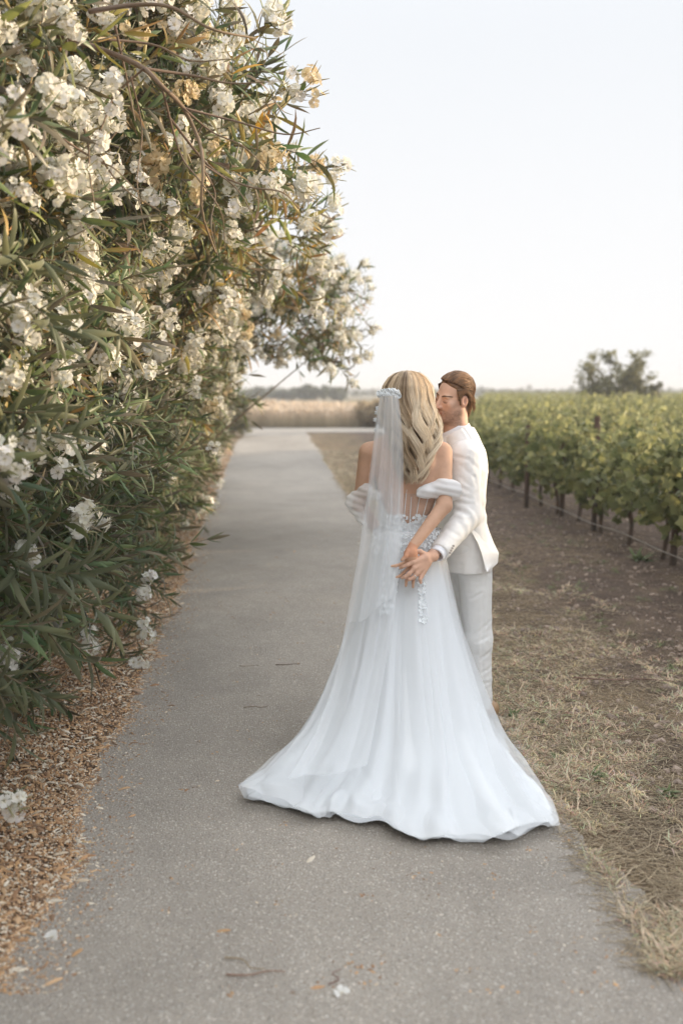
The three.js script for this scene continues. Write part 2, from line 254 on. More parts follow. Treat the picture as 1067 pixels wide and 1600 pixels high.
// ---------------------------------------------------------------- oleander hedge
const leafMat = phy({ vertexColors: true, roughness: 0.9, transmission: 0.32, thickness: 0, specularIntensity: 0.5, clearcoat: 0.55, clearcoatRoughness: 0.36 });
const twigMat = std({ vertexColors: true, roughness: 0.85 });
const petalMat = phy({ vertexColors: true, roughness: 0.95, transmission: 0.35, thickness: 0, specularIntensity: 0.3 });
const OL = [0.108, 0.132, 0.072], OLT = [0.165, 0.170, 0.09];
const leafKinds = [0, 1, 2, 3].map((k) => bladeGeo([0.165, 0.185, 0.14, 0.205][k], [0.023, 0.026, 0.021, 0.029][k], 4, [0.35, 0.7, -0.2, 1.0][k], 0.45, OL, OLT));
function sprigOf(seed, nodes, len, flower) { // a shoot: stem along +y, leaves in whorls of three
  const r = rng(seed), leaves = [], lean = 0.25 * r();
  const stem = []; for (let k = 0; k <= 5; k++) { const t = k / 5; stem.push(V(lean * len * t * t, len * t, 0)); }
  const twig = new GB().tube(stem, (t) => 0.0042 - 0.0022 * t, 4, [0.24, 0.19, 0.12]);
  for (let n = 0; n < nodes; n++) {
    const t = 0.18 + 0.82 * n / (nodes - 1), a0 = n * 1.05 + r(), open = lerp(1.25, flower ? 0.75 : 0.35, t ** 1.5);
    for (let k = 0; k < 3; k++) {
      if (r() < 0.12) continue;
      const a = a0 + k * 2.094 + 0.3 * (r() - 0.5), o = open + 0.35 * (r() - 0.5), dir = V(Math.sin(a) * Math.sin(o), Math.cos(o), Math.cos(a) * Math.sin(o));
      const out = V(Math.sin(a), 0, Math.cos(a)), side = V(0, 1, 0).cross(out).normalize(), up = dir.clone().cross(side).negate();
      const q = new THREE.Quaternion().setFromRotationMatrix(new THREE.Matrix4().makeBasis(side, dir, side.clone().cross(dir)));
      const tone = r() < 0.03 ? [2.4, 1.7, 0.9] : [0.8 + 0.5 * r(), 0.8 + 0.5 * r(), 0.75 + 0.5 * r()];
      leaves.push({ kind: Math.floor(r() * 4), tone, m: M4(V(lean * len * t * t, len * t, 0), q, (0.75 + 0.5 * r()) * lerp(1, 0.75, t)) });
    }
  }
  const g = new GB(); for (const l of leaves) g.add(leafKinds[l.kind], l.m, l.tone);
  return { leaves, leafGeo: g.geo(), twigGeo: twig.geo(), tip: V(lean * len, len, 0) };
}
const sprigs = [sprigOf(1, 6, 0.26, false), sprigOf(2, 7, 0.32, false), sprigOf(3, 5, 0.22, true), sprigOf(4, 6, 0.34, true), sprigOf(5, 4, 0.36, false)];
const flowerGeo = (() => { // five rounded petals like a pinwheel
  const b = new GB(); for (let k = 0; k < 5; k++) {
    const a = k * 1.2566, e = V(Math.cos(a), 0, Math.sin(a)), s = V(-Math.sin(a), 0, Math.cos(a)), P = (r, w, h) => V(0, h, 0).addScaledVector(e, r).addScaledVector(s, w);
    const w = [0.90, 0.89, 0.85], y = [0.84, 0.78, 0.58];
    const i = [b.v(P(0.002, 0, -0.006), y), b.v(P(0.010, -0.007, 0.001), w), b.v(P(0.010, 0.008, 0.0), w), b.v(P(0.020, -0.011, 0.005), w), b.v(P(0.021, 0.014, 0.001), w), b.v(P(0.026, 0.003, 0.002), w)];
    b.tri(i[0], i[2], i[1]); b.quad(i[1], i[2], i[4], i[3]); b.tri(i[3], i[4], i[5]);
  } return b.geo();
})();
const clusters = [0, 1, 2, 3, 4].map((k) => { // loose trusses of flowers and buds
  const r = rng(60 + k), b = new GB(), subs = [2, 3, 4, 5, 3][k];
  for (let s = 0; s < subs; s++) {
    const a0 = s * 2.4 + r(), c = V(Math.cos(a0) * 0.042 * (0.5 + r()), 0.01 + 0.075 * r(), Math.sin(a0) * 0.042 * (0.5 + r())), n = 4 + Math.floor(5 * r());
    b.tube([V(0, -0.01, 0), c], 0.0018, 3, [0.35, 0.33, 0.2]);
    for (let i = 0; i < n; i++) {
      const u = 1 - (i + 0.5) / n * 1.4, a = i * 2.4 + a0, q = Math.sqrt(Math.max(0, 1 - u * u)), d = V(q * Math.cos(a), u, q * Math.sin(a)).add(V(r() - 0.5, r() - 0.5, r() - 0.5).multiplyScalar(0.8)).normalize(), rad = 0.022 + 0.022 * r();
      b.add(flowerGeo, M4(d.clone().multiplyScalar(rad).add(c), lookQ(d.clone().add(V((r() - 0.5) * 0.8, 0.1, (r() - 0.5) * 0.8)), V(0.3, 0.2, 1), r() * 6), 0.7 + 0.4 * r()), [1, 0.97 + 0.04 * r(), 0.93 + 0.08 * r()]);
    }
    for (let i = 0; i < 2; i++) { const e = V(r() - 0.5, 0.8, r() - 0.5).normalize(); b.tube([c.clone(), c.clone().addScaledVector(e, 0.045), c.clone().addScaledVector(e, 0.075)], (t) => 0.0008 + 0.0018 * Math.sin(t * 3), 4, [0.50, 0.47, 0.28]); }
  } return b.geo();
});
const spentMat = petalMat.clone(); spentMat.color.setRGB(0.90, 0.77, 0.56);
const GOLD = [0.55, 0.42, 0.2];
function inView(p, m = 0.04) { const d = p.clone().sub(camera.position), z = -(d.z * cosP + d.y * sinP) * 1, zz = d.y * sinP + d.z * cosP, yy = d.y * cosP - d.z * sinP; if (zz > -0.5) return false; const px = 533.5 + d.x / -zz * FPX, py = 800 - yy / -zz * FPX; return px > -1067 * m && px < 1067 * (1 + m) && py > -1600 * m && py < 1600 * (1 + m); }
function oleander(o) { // o: depth along the lane, foot c, blobs [dc, dd, h, r, ry], counts
  const r = rng(o.seed), foot = V(across(o.c, o.d), 0, -o.d), t = thing('oleander_bush', foot, o.label, 'oleander', 'white oleanders of the hedge');
  const blobs = o.blobs.map(([dc, dd, h, rx, ry, wt]) => ({ wt: wt ?? 1, p: V(across(o.c + dc, o.d + dd), h, -(o.d + dd)), r: V(rx, ry ?? rx, rx) }));
  const inside = (p, k) => blobs.some((b) => ((p.x - b.p.x) / b.r.x) ** 2 + ((p.y - b.p.y) / b.r.y) ** 2 + ((p.z - b.p.z) / b.r.z) ** 2 < k * k);
  const area = blobs.map((b) => b.r.x * b.r.y * b.wt), total = area.reduce((a, b) => a + b), items = [];
  const bend = V(0.35, 0.12, 0.10);
  for (let n = 0, tries = 0; n < o.n && tries < o.n * 12; tries++) {
    let k = 0, q = r() * total; while (q > area[k] && k < blobs.length - 1) q -= area[k++];
    const b = blobs[k], d = V(r() * 2 - 1, r() * 2 - 1, r() * 2 - 1); if (d.lengthSq() > 1 || d.lengthSq() < 0.01) continue; d.normalize();
    if (d.x < -0.15 && r() < 0.6) continue;
    if (d.y < -0.1 && r() < 0.5) continue;
    const dep = 0.72 + 0.36 * r() ** 0.7, p = b.p.clone().add(d.clone().multiply(b.r).multiplyScalar(dep + 0.10 * fbm(d.x * 3 + k, d.y * 3, d.z * 3)));
    if (p.y < 0.12 || inside(p, 0.70)) continue;
    if (lane(p.x, p.z) > -0.62 && p.y < 1.0) continue;
    const droop = p.y < 1.2 ? -0.35 : p.y > 2 ? -0.05 : 0.1;
    const dir = d.clone().add(bend).add(V((r() - 0.5) * 0.9, (r() - 0.5) * 0.9 + droop + 0.15, (r() - 0.5) * 0.9)).normalize();
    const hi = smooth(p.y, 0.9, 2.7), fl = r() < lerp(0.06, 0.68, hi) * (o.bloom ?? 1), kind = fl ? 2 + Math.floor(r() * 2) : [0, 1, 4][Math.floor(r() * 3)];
    const tone = 0.75 + 0.5 * r(), sunGlow = r() < (o.d > 6 ? 0.32 : 0.16) * hi ? 1 : 0;  // golden tint paints warm sun glow into the leaves towards the crown
    items.push({ p, dir, kind, fl, q: lookQ(dir, V(0, 0, 1), r() * 6.28), s: 0.75 + 0.5 * r(), c: sunGlow ? [2.1 * tone, 1.55 * tone, 0.95 * tone] : [tone, tone, tone * (0.9 + 0.2 * r())], dep });
    n++;
  }
  for (const e of o.extra ?? []) items.push({ p: e.p, dir: e.dir, kind: e.kind, fl: e.fl, q: lookQ(e.dir, V(0, 0, 1), e.roll ?? 0), s: e.s, c: e.c ?? [1, 1, 1], dep: 2 });
  const eye = camera.position; items.forEach((i) => { i.see = inView(i.p) ? i.p.distanceTo(eye) - 1.2 * (i.dep - 1) : 99; });
  items.sort((a, b) => a.see - b.see);
  // leaves that can be told apart, one by one, on the nearest shoots; the mass of the others together
  let left = o.single ?? 0, at0 = 0;
  for (; at0 < items.length && left > 0; at0++) {
    const it = items[at0], s = sprigs[it.kind], m = M4(it.p, it.q, it.s).premultiply(new THREE.Matrix4().makeTranslation(-foot.x, 0, -foot.z));
    part('twig', s.twigGeo, twigMat, t, true).applyMatrix4(m);
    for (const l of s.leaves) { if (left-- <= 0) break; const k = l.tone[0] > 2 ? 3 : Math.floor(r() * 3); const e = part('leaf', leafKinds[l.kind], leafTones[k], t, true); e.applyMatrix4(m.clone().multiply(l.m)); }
  }
  const rest = items.slice(at0), inLocal = (it, s = it.s) => M4(it.p.clone().sub(foot), it.q, s);
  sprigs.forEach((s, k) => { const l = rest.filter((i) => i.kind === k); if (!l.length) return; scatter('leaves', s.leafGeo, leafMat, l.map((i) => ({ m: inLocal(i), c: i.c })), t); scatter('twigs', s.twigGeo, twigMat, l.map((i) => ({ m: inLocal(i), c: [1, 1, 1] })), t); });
  const fl = items.filter((i) => i.fl), place = (i) => M4(sprigs[i.kind].tip.clone().multiplyScalar(i.s).applyQuaternion(i.q).add(i.p).sub(foot), i.q, i.fs ?? lerp(0.82, 1.32, r()) * (o.fs ?? 1));
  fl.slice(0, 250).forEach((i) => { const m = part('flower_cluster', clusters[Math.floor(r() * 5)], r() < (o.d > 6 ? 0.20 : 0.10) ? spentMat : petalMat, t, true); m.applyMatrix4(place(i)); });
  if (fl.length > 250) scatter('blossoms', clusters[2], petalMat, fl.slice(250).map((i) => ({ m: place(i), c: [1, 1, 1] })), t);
  // stems from the foot up into the crown
  for (let k = 0; k < (o.stems ?? 9); k++) {
    const b = blobs[Math.floor(r() * blobs.length)], e = b.p.clone().add(V((r() - 0.3) * b.r.x, (r() - 0.2) * b.r.y * 0.9, (r() - 0.5) * b.r.z)), s = foot.clone().add(V((r() - 0.5) * 0.5 - 0.35, 0, (r() - 0.5) * 0.7)), mid = s.clone().lerp(e, 0.5).add(V(-0.18 * r(), 0.35 * e.y * r(), 0.1 * (r() - 0.5)));
    part('stem', new GB().tube(curve([s, mid, e], 10), (u) => lerp(0.02, 0.005, u), 6, [0.20, 0.15, 0.11]).geo(), twigMat, t);
  }
  for (const l of o.branches ?? []) part('branch', new GB().tube(curve(l.pts, 22), (u) => lerp(l.r, l.r * 0.35, u), 7, (u) => mixc([0.17, 0.115, 0.085], [0.26, 0.19, 0.12], u)).geo(), twigMat, t);
  return t;
}
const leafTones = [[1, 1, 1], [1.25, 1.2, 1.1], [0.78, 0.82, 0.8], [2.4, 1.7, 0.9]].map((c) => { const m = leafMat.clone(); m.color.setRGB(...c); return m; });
const bush = { label: '', n: 600 };
oleander({ seed: 1, d: 3.6, c: -1.75, single: 290, n: 900, fs: 0.95, bloom: 0.8, label: 'nearest oleander at the left frame edge, with big white trusses high up',
  blobs: [[-0.15, 0.1, 0.85, 0.55, 0.66], [0.0, 0.35, 1.55, 0.68], [0.10, 0.2, 2.35, 0.62], [0.12, 0.2, 3.0, 0.6], [-0.3, 0.1, 1.4, 0.8, 1.4]],
  extra: [
    { p: at(-25, 1035, -3.6), dir: V(0.8, -0.35, 0.3), kind: 1, fl: false, s: 1.0, roll: 1, c: [0.8, 0.95, 0.8] }, { p: at(-20, 1050, -3.6), dir: V(0.55, -0.8, 0.2), kind: 0, fl: false, s: 1.15, roll: 2, c: [0.8, 0.95, 0.8] },
    { p: at(-10, 875, -3.8), dir: V(0.9, -0.2, 0.4), kind: 1, fl: false, s: 1.35, roll: 0.5 }, { p: at(15, 930, -4.0), dir: V(0.85, -0.5, 0.35), kind: 0, fl: false, s: 1.4, roll: 2.5, c: [1.3, 1.25, 1.2] }, { p: at(40, 900, -4.1), dir: V(0.8, -0.15, 0.5), kind: 1, fl: false, s: 1.3, roll: 4, c: [1.25, 1.2, 1.15] }, { p: at(60, 960, -4.3), dir: V(0.8, -0.5, 0.35), kind: 1, fl: false, s: 1.2, roll: 1.4 },
    { p: at(-20, 690, -3.7), dir: V(0.85, 0.25, 0.4), kind: 1, fl: false, s: 1.25, roll: 3 }, { p: at(-30, 640, -3.7), dir: V(0.9, -0.1, 0.4), kind: 0, fl: false, s: 1.3, roll: 1 }, { p: at(-10, 420, -3.7), dir: V(0.75, -0.5, 0.4), kind: 1, fl: false, s: 1.3, roll: 2, c: [1.5, 1.4, 1.0] }, { p: at(-25, 385, -3.7), dir: V(0.85, -0.35, 0.4), kind: 0, fl: false, s: 1.3, roll: 0.3, c: [1.5, 1.4, 1.0] }, { p: at(-15, 545, -3.8), dir: V(0.85, 0.1, 0.4), kind: 1, fl: false, s: 1.15, roll: 5 },
    { p: at(-30, 1235, -3.6), dir: V(0.6, -0.1, 0.6), kind: 2, fl: true, s: 0.7 }, { p: at(30, 20, -4.2), dir: V(0.4, 0.3, 0.8), kind: 2, fl: true, s: 0.9 }, { p: at(70, 85, -4.2), dir: V(0.4, 0.1, 0.8), kind: 3, fl: true, s: 0.7 },
    { p: at(0, 120, -4.1), dir: V(0.3, 0.2, 0.8), kind: 2, fl: true, s: 0.9 }, { p: at(15, 245, -4.1), dir: V(0.5, -0.1, 0.8), kind: 2, fl: true, s: 0.7 }, { p: at(60, 350, -4.1), dir: V(0.6, 0.2, 0.9), kind: 3, fl: true, s: 0.8 }, { p: at(5, 310, -4.0), dir: V(0.5, 0.2, 0.9), kind: 2, fl: true, s: 0.8 },
    { p: at(15, 595, -4.1), dir: V(0.5, 0.1, 0.9), kind: 2, fl: true, s: 0.7 }, { p: at(-5, 750, -3.9), dir: V(0.6, -0.1, 0.9), kind: 2, fl: true, s: 0.7 }] });
const B = (pts, z, rad) => ({ pts: pts.map(([x, y], k) => at(x, y, z - 0.12 * Math.sin(k * 1.7))), r: rad });
oleander({ seed: 2, d: 5.1, c: -1.6, single: 280, n: 1050, label: 'large oleander with bare brown twigs arching out over the path',
  blobs: [[-0.12, -0.2, 0.75, 0.58, 0.60], [0.05, 0, 1.45, 0.66], [0.18, 0.1, 2.25, 0.66], [0.45, 0.2, 2.95, 0.62], [0.75, 0.4, 3.1, 0.48, 0.46, 0.8], [1.22, 0.4, 2.98, 0.40, 0.34, 0.5], [1.05, 0.5, 3.32, 0.34, 0.3, 0.5], [0.4, 0.3, 3.75, 0.5, 0.45, 0.7], [0.1, 0.2, 3.6, 0.75], [-0.3, 0, 1.6, 0.85, 1.5]],
  branches: [B([[140, 18], [210, 8], [270, 12], [330, 45], [400, 60]], -4.40, 0.011), B([[90, 55], [163, 79], [225, 107], [253, 135], [287, 169], [309, 214], [318, 264], [315, 326], [337, 394]], -4.25, 0.013), B([[225, 107], [300, 118], [360, 130], [420, 128]], -4.30, 0.007), B([[253, 135], [282, 240], [312, 282], [345, 330], [352, 390]], -4.20, 0.005), B([[262, 180], [330, 262], [390, 292], [440, 300], [468, 326]], -4.35, 0.006), B([[118, 160], [137, 220], [141, 275], [150, 330]], -4.00, 0.006), B([[100, 218], [150, 250], [180, 264], [215, 300]], -4.00, 0.005), B([[60, 100], [130, 200], [190, 290], [250, 330]], -4.10, 0.006), B([[180, 40], [200, 130], [212, 190]], -4.30, 0.006), B([[287, 169], [370, 190], [450, 210], [500, 200]], -4.60, 0.006), B([[118, 240], [124, 300], [128, 360], [120, 410]], -4.15, 0.004), B([[205, 120], [222, 200], [215, 290], [230, 372]], -4.2, 0.004), B([[318, 264], [336, 300], [330, 352], [341, 400]], -4.25, 0.004), B([[315, 255], [365, 290], [395, 340], [400, 392]], -4.3, 0.004), B([[150, 60], [240, 70], [300, 95], [360, 92]], -4.3, 0.006), B([[287, 169], [330, 205], [382, 230], [420, 268]], -4.3, 0.005), B([[225, 107], [180, 150], [150, 215], [95, 260]], -4.2, 0.005)] });
oleander({ seed: 3, d: 7.0, c: -1.58, single: 200, n: 1150, label: 'oleander with trusses trailing down to the litter beside the path',
  blobs: [[0.05, -0.3, 0.55, 0.55, 0.5], [0.05, 0.2, 1.35, 0.62], [0.2, 0.1, 2.15, 0.65], [0.5, 0.1, 2.85, 0.65], [0.9, 0.2, 2.9, 0.42], [1.35, 0.2, 2.85, 0.42, 0.34, 0.7], [0.7, 0.1, 3.4, 0.5], [0.1, 0.1, 3.6, 0.8], [-0.4, 0, 1.6, 0.9, 1.5]],
  extra: [{ p: at(165, 985, -6.1), dir: V(0.5, -0.6, 0.6), kind: 3, fl: true, s: 0.8 }, { p: at(190, 960, -6.2), dir: V(0.6, -0.4, 0.6), kind: 2, fl: true, s: 0.8 }, { p: at(105, 965, -5.9), dir: V(0.5, -0.5, 0.6), kind: 2, fl: true, s: 0.8 }, { p: at(180, 900, -6.3), dir: V(0.7, -0.2, 0.6), kind: 3, fl: true, s: 0.7 }, { p: at(215, 1000, -6.2), dir: V(0.2, -0.9, 0.3), kind: 2, fl: true, s: 0.6 }] });
oleander({ seed: 4, d: 9.3, c: -1.70, n: 1000, bloom: 1.2, label: 'oleander in mid hedge with golden sunlit flowers behind the larger bush',
  blobs: [[0.05, 0, 0.6, 0.6, 0.6], [0.1, 0, 1.45, 0.7], [0.35, 0, 2.2, 0.72], [0.6, 0.2, 2.75, 0.6], [0.2, 0, 3.0, 0.9], [-0.4, 0, 1.7, 1.0, 1.6]] });
oleander({ seed: 5, d: 11.6, c: -1.6, n: 1250, bloom: 1.3, fs: 0.9, label: 'oleander whose long flowering limb reaches farthest over the path',
  blobs: [[-0.15, 0, 0.7, 0.65], [0.0, 0, 1.5, 0.72], [0.55, 0, 2.3, 0.75], [1.1, 0, 2.65, 0.55, 0.5], [1.6, 0.1, 2.7, 0.5, 0.42], [2.05, 0.2, 2.65, 0.42, 0.34, 0.8], [1.6, 0.2, 3.0, 0.36, 0.26, 0.7], [1.95, 0.2, 2.2, 0.40, 0.18, 0.6], [0.3, 0, 3.1, 0.9], [-0.4, 0, 1.7, 1.0, 1.6]],
  branches: [B([[330, 560], [400, 500], [470, 460], [530, 450], [575, 470]], -11.6, 0.02), B([[470, 460], [520, 500], [555, 545]], -11.7, 0.01), B([[440, 480], [490, 420], [540, 400]], -11.6, 0.01)] });
[[14.3, 700, 'oleander beyond the overhanging limb, its flowers hanging over the litter strip'], [17.6, 520, 'small blurred oleander far down the hedge'], [21.5, 460, 'second to last oleander of the hedge, beyond the overhang'], [26, 400, 'last and farthest oleander at the hedge end']].forEach(([d, n, label], k) =>
  oleander({ seed: 10 + k, d, c: -2.05 - 0.16 * k, n, bloom: 1.2, stems: 4, fs: 1.1, label, blobs: [[0.1, 0, 0.8, 0.85, 0.8], [0.25 - 0.1 * k, 0, 1.7, 0.95], [0.2 - 0.2 * k, 0.6, 2.3, 0.8], [0.3 - 0.2 * k, -0.5, 2.4, 0.75], [-0.5, 0, 1.8, 1.2, 1.3]] }));

// the hedge goes on beside and behind the camera and shades the foreground
[[1.3, 'part of the oleander hedge beside the camera, outside the frame'], [-1.2, 'part of the oleander hedge behind the camera']].forEach(([d, label], k) => oleander({ seed: 30 + k, d, c: -2.15, n: 420, stems: 4, label, blobs: [[-0.1, 0, 0.8, 0.8, 0.8], [0, 0.4, 1.8, 0.9], [0, -0.5, 2.7, 0.9], [0.1, 0.5, 3.4, 0.9]] }));
// ---------------------------------------------------------------- vineyard
const vineMat = phy({ vertexColors: true, roughness: 0.95, transmission: 0.55, thickness: 0, specularIntensity: 0.5 });
const barkMat = std({ vertexColors: true, roughness: 1 });
const vineLeaf = (() => { // lobed, slightly cupped
  const b = new GB(), c = b.v(V(0, 0.012, -0.006), [1, 1, 1]), n = 11, id = [];
  for (let k = 0; k < n; k++) { const a = -Math.PI / 2 + 0.25 + k / (n - 1) * (2 * Math.PI - 0.5), r = 0.058 * (k % 2 ? 0.72 : 1.05) * (1 + 0.15 * Math.cos(a - Math.PI / 2)); id.push(b.v(V(Math.cos(a) * r, 0.02 + Math.sin(a) * r, 0.012 * Math.cos(a * 2) + 0.006), [1, 1, 1])); }
  for (let k = 0; k < n - 1; k++) b.tri(c, id[k], id[k + 1]); return b.geo();
})();
function vineShape(seed, n) {
  const r = rng(seed), g = new GB(), wood = new GB(), k0 = [(r() - 0.5) * 0.1, (r() - 0.5) * 0.1], lean = (r() - 0.5) * 0.12;
  const tr = curve([V(0, -0.02, 0), V(k0[0] * 0.6, 0.25, k0[1] * 0.5), V(lean, 0.55, k0[1]), V(lean * 0.7, 0.82, 0)], 9); wood.tube(tr, (t) => 0.026 - 0.007 * t + 0.004 * Math.sin(t * 17 + seed), 7, (t) => [0.125 + 0.03 * Math.sin(t * 30), 0.09, 0.066]);
  for (const s of [-1, 1]) wood.tube(curve([tr[8], V(0.01, 0.88, s * 0.2), V(0, 0.9, s * 0.5)], 6), (t) => 0.016 - 0.008 * t, 5, [0.13, 0.095, 0.07]);
  for (let k = 0; k < 17; k++) { const z = (r() - 0.5) * 1.0, e = V((r() - 0.5) * 0.6, 1.15 + 0.60 * r() ** 1.5, z + (r() - 0.5) * 0.3); wood.tube(curve([V(0, 0.9, z * 0.8), V((r() - 0.5) * 0.15, 1.15, z), e], 6), (t) => 0.005 - 0.003 * t, 4, [0.2, 0.17, 0.09]); for (let j = 0; j < 7; j++) leaf(e.clone().add(V((r() - 0.5) * 0.16, -0.06 * j + 0.05, (r() - 0.5) * 0.16)), 0.75, 1); }
  function leaf(p, s, young) {
    const y = smooth(p.y, 0.9, 1.55), t = 0.75 + 0.5 * r(), col = mixc(mixc([0.13, 0.155, 0.065], [0.27, 0.28, 0.12], r()), [0.56, 0.53, 0.26], clamp(young * 0.22 + 0.55 * r() ** 3, 0, 1));
    g.add(vineLeaf, M4(p, Q((r() - 0.5) * 1.6 + 0.2, r() * 6.28, (r() - 0.5) * 1.8 + Math.PI * (r() < 0.6 ? 1 : 0)), s * (0.75 + 0.55 * r())), [col[0] * t, col[1] * t, col[2] * t]);
  }
  for (let i = 0; i < n; i++) { const h = r() ** 0.85, w = 0.16 + 0.17 * Math.sin(Math.PI * (0.12 + 0.8 * h)), a = r() * 6.28; leaf(V(Math.cos(a) * w * (0.6 + 0.6 * r()) + 0.03, 0.52 + (0.82 + 0.2 * noise(k0[0] * 90, a)) * h + 0.06 * (r() - 0.5), (r() - 0.5) * 1.05), 1, 0); }
  for (let q = 0; q < 3; q++) { const zc = (r() - 0.5) * 0.9, lo = 0.22 + 0.3 * r(); for (let i = 0; i < n * 0.055; i++) leaf(V((r() - 0.5) * 0.30, lo + (0.62 - lo) * r(), zc + (r() - 0.5) * 0.22), 0.95, 0); }
  return { foliage: g.geo(), wood: wood.geo() };
}
const vines = [0, 1, 2, 3, 4].map((k) => vineShape(90 + k, 270));
let n0 = 0; const vineR = rng(91), ROW = 3.78, GAP = 2.25;
const nth = ['first', 'second', 'third', 'fourth', 'fifth', 'sixth', 'seventh', 'eighth', 'ninth', 'tenth', 'eleventh', 'twelfth', 'thirteenth', 'fourteenth'];
for (let row = 0; row < 6; row++) {
  let k = 0;
  for (let d = [3.4, 4.6, 6, 9.2, 10.1, 11][row]; d < 27 + row * 3.4; d += 0.9 + 0.12 * (vineR() - 0.5), k++) {
    const c = ROW + GAP * row + 0.05 * (vineR() - 0.5), p = V(across(c, d), 0, -d), v = vines[Math.floor(vineR() * 5)], px = 435 + 1555 * c / d, seenN = row === 0 && px < 1085 && px > 752;
    const label = row ? 'leafy green grapevine in the ' + nth[row] + ' vine row from the path' : seenN ? nth[n0++] + ' grapevine of the front row, counted from the right frame edge' : px > 1085 ? 'front-row grapevine outside the frame beside the camera' : 'front-row grapevine hidden behind the couple';
    p.y = row < 2 ? groundY(p.x, p.z) : 0;
    const t = thing('grapevine', p, label, 'grapevine', row ? 'grapevines of the ' + nth[row] + ' row' : 'grapevines of the front row');
    part('trunk', v.wood, barkMat, t, true); part('foliage', v.foliage, vineMat, t, true).userData.kind = 'stuff';
    t.rotation.y = (vineR() < 0.5 ? 0 : Math.PI) + 0.063 + 0.12 * (vineR() - 0.5); t.scale.set(1, 0.77 + 0.17 * vineR(), 1);
  }
}
{ // the far vineyard, read as one mass
  const r = rng(95), l = []; for (let row = 0; row < 34; row++) for (let d = 26; d < 120; d += 1.05) { const c = ROW + GAP * row; if (row < 6 && d < 27 + row * 3.4) continue; if (c > 4 + d * 0.5 || c < 0.205 * d) continue; l.push({ m: M4(V(across(c, d), 0, -d), Q(0, r() * 0.3 + (r() < 0.5 ? 0 : Math.PI), 0), V(1, 0.84 + 0.12 * r(), 1)), c: [1, 1, 1] }); }
  tag(scatter('distant_vines', vines[0].foliage, vineMat, l), 'far rows of green vines running to the horizon', 'vineyard', null, 'stuff');
}
[[9.35, 0.9], [11.75, 1.35], [13.1, 1.1], [14.2, 1.2], [24, 1.5]].forEach(([d, h], k) => { // stakes along the front row
  const x = across(k === 3 ? ROW - 0.24 : ROW - 0.04, d), t = new GB().tube([V(0, -0.05, 0), V(0.01, h * 0.5, 0.004), V(0.006, h, 0)], 0.034, 8, (u) => [0.10 + 0.03 * Math.sin(u * 40), 0.078, 0.06]).geo();
  const s = part('vineyard_stake', t, barkMat, scene, true); s.name = numbered('vineyard_stake'); s.position.set(x, groundY(x, -d), -d);
  tag(s, ['thin dark stake beside the nearest front-row vines', 'thick dark wooden stake standing in the front vine row', 'dark wooden stake just beyond the thick one', 'dark post standing against the vine leaves right of the man', 'farthest wooden stake of the front vine row'][k], 'stake');
});
{ const pts = []; for (let d = 5; d < 26; d += 0.5) pts.push(V(across(ROW - 0.10, d), 0.15 + 0.012 * Math.sin(d * 1.4) + 0.008 * Math.sin(d * 3.1), -d));
  const h = new THREE.Mesh(new GB().tube(curve(pts, 160), 0.006, 6, [0.34, 0.30, 0.26]).geo(), std({ vertexColors: true, roughness: 0.5 })); h.name = 'drip_hose'; scene.add(h); tag(h, 'pale irrigation hose strung low along the front vine row', 'hose'); }
// ---------------------------------------------------------------- reeds and far things
{
  const r = rng(101), reed = []; for (let k = 0; k < 2; k++) { const b = new GB(); for (let i = 0; i < 9; i++) { const h = 0.6 + 0.5 * r(), m = M4(V((r() - 0.5) * 0.3, 0, (r() - 0.5) * 0.3), Q(0.22 * r(), r() * 6.3, 0), 1); b.add(bladeGeo(h, 0.016, 4, 0.35, 0.3, [0.40, 0.345, 0.23], [0.74, 0.63, 0.47]), m); b.add(bladeGeo(0.22, 0.05, 3, 0.5, 0.5, [0.68, 0.56, 0.42], [0.74, 0.63, 0.50]), m.clone().multiply(new THREE.Matrix4().makeTranslation(0, h * 0.86, h * 0.12))); } reed.push(b.geo()); }
  const L = [[], []]; for (let i = 0; i < 9000; i++) { const z = -47.2 - 16 * r() ** 1.6, x = -22 + 40 * r(); if (lane(x, z) > 8) continue; const n = fbm(x * 0.25, z * 0.25, 2), brown = x > across(4.2, -z) ? 1 : 0, t = 0.8 + 0.35 * r(); L[i & 1].push({ m: M4(V(x, -0.02, z), Q(0, r() * 6.3, 0), 0.85 + 0.25 * n + 0.25 * r()), c: brown ? [0.72 * t, 0.66 * t, 0.5 * t] : [t, t, t] }); }
  reed.forEach((g, k) => tag(scatter('dry_reeds', g, dryMat, L[k]), 'belt of pale dry reeds across the end of the path', 'reeds', null, 'stuff'));
}
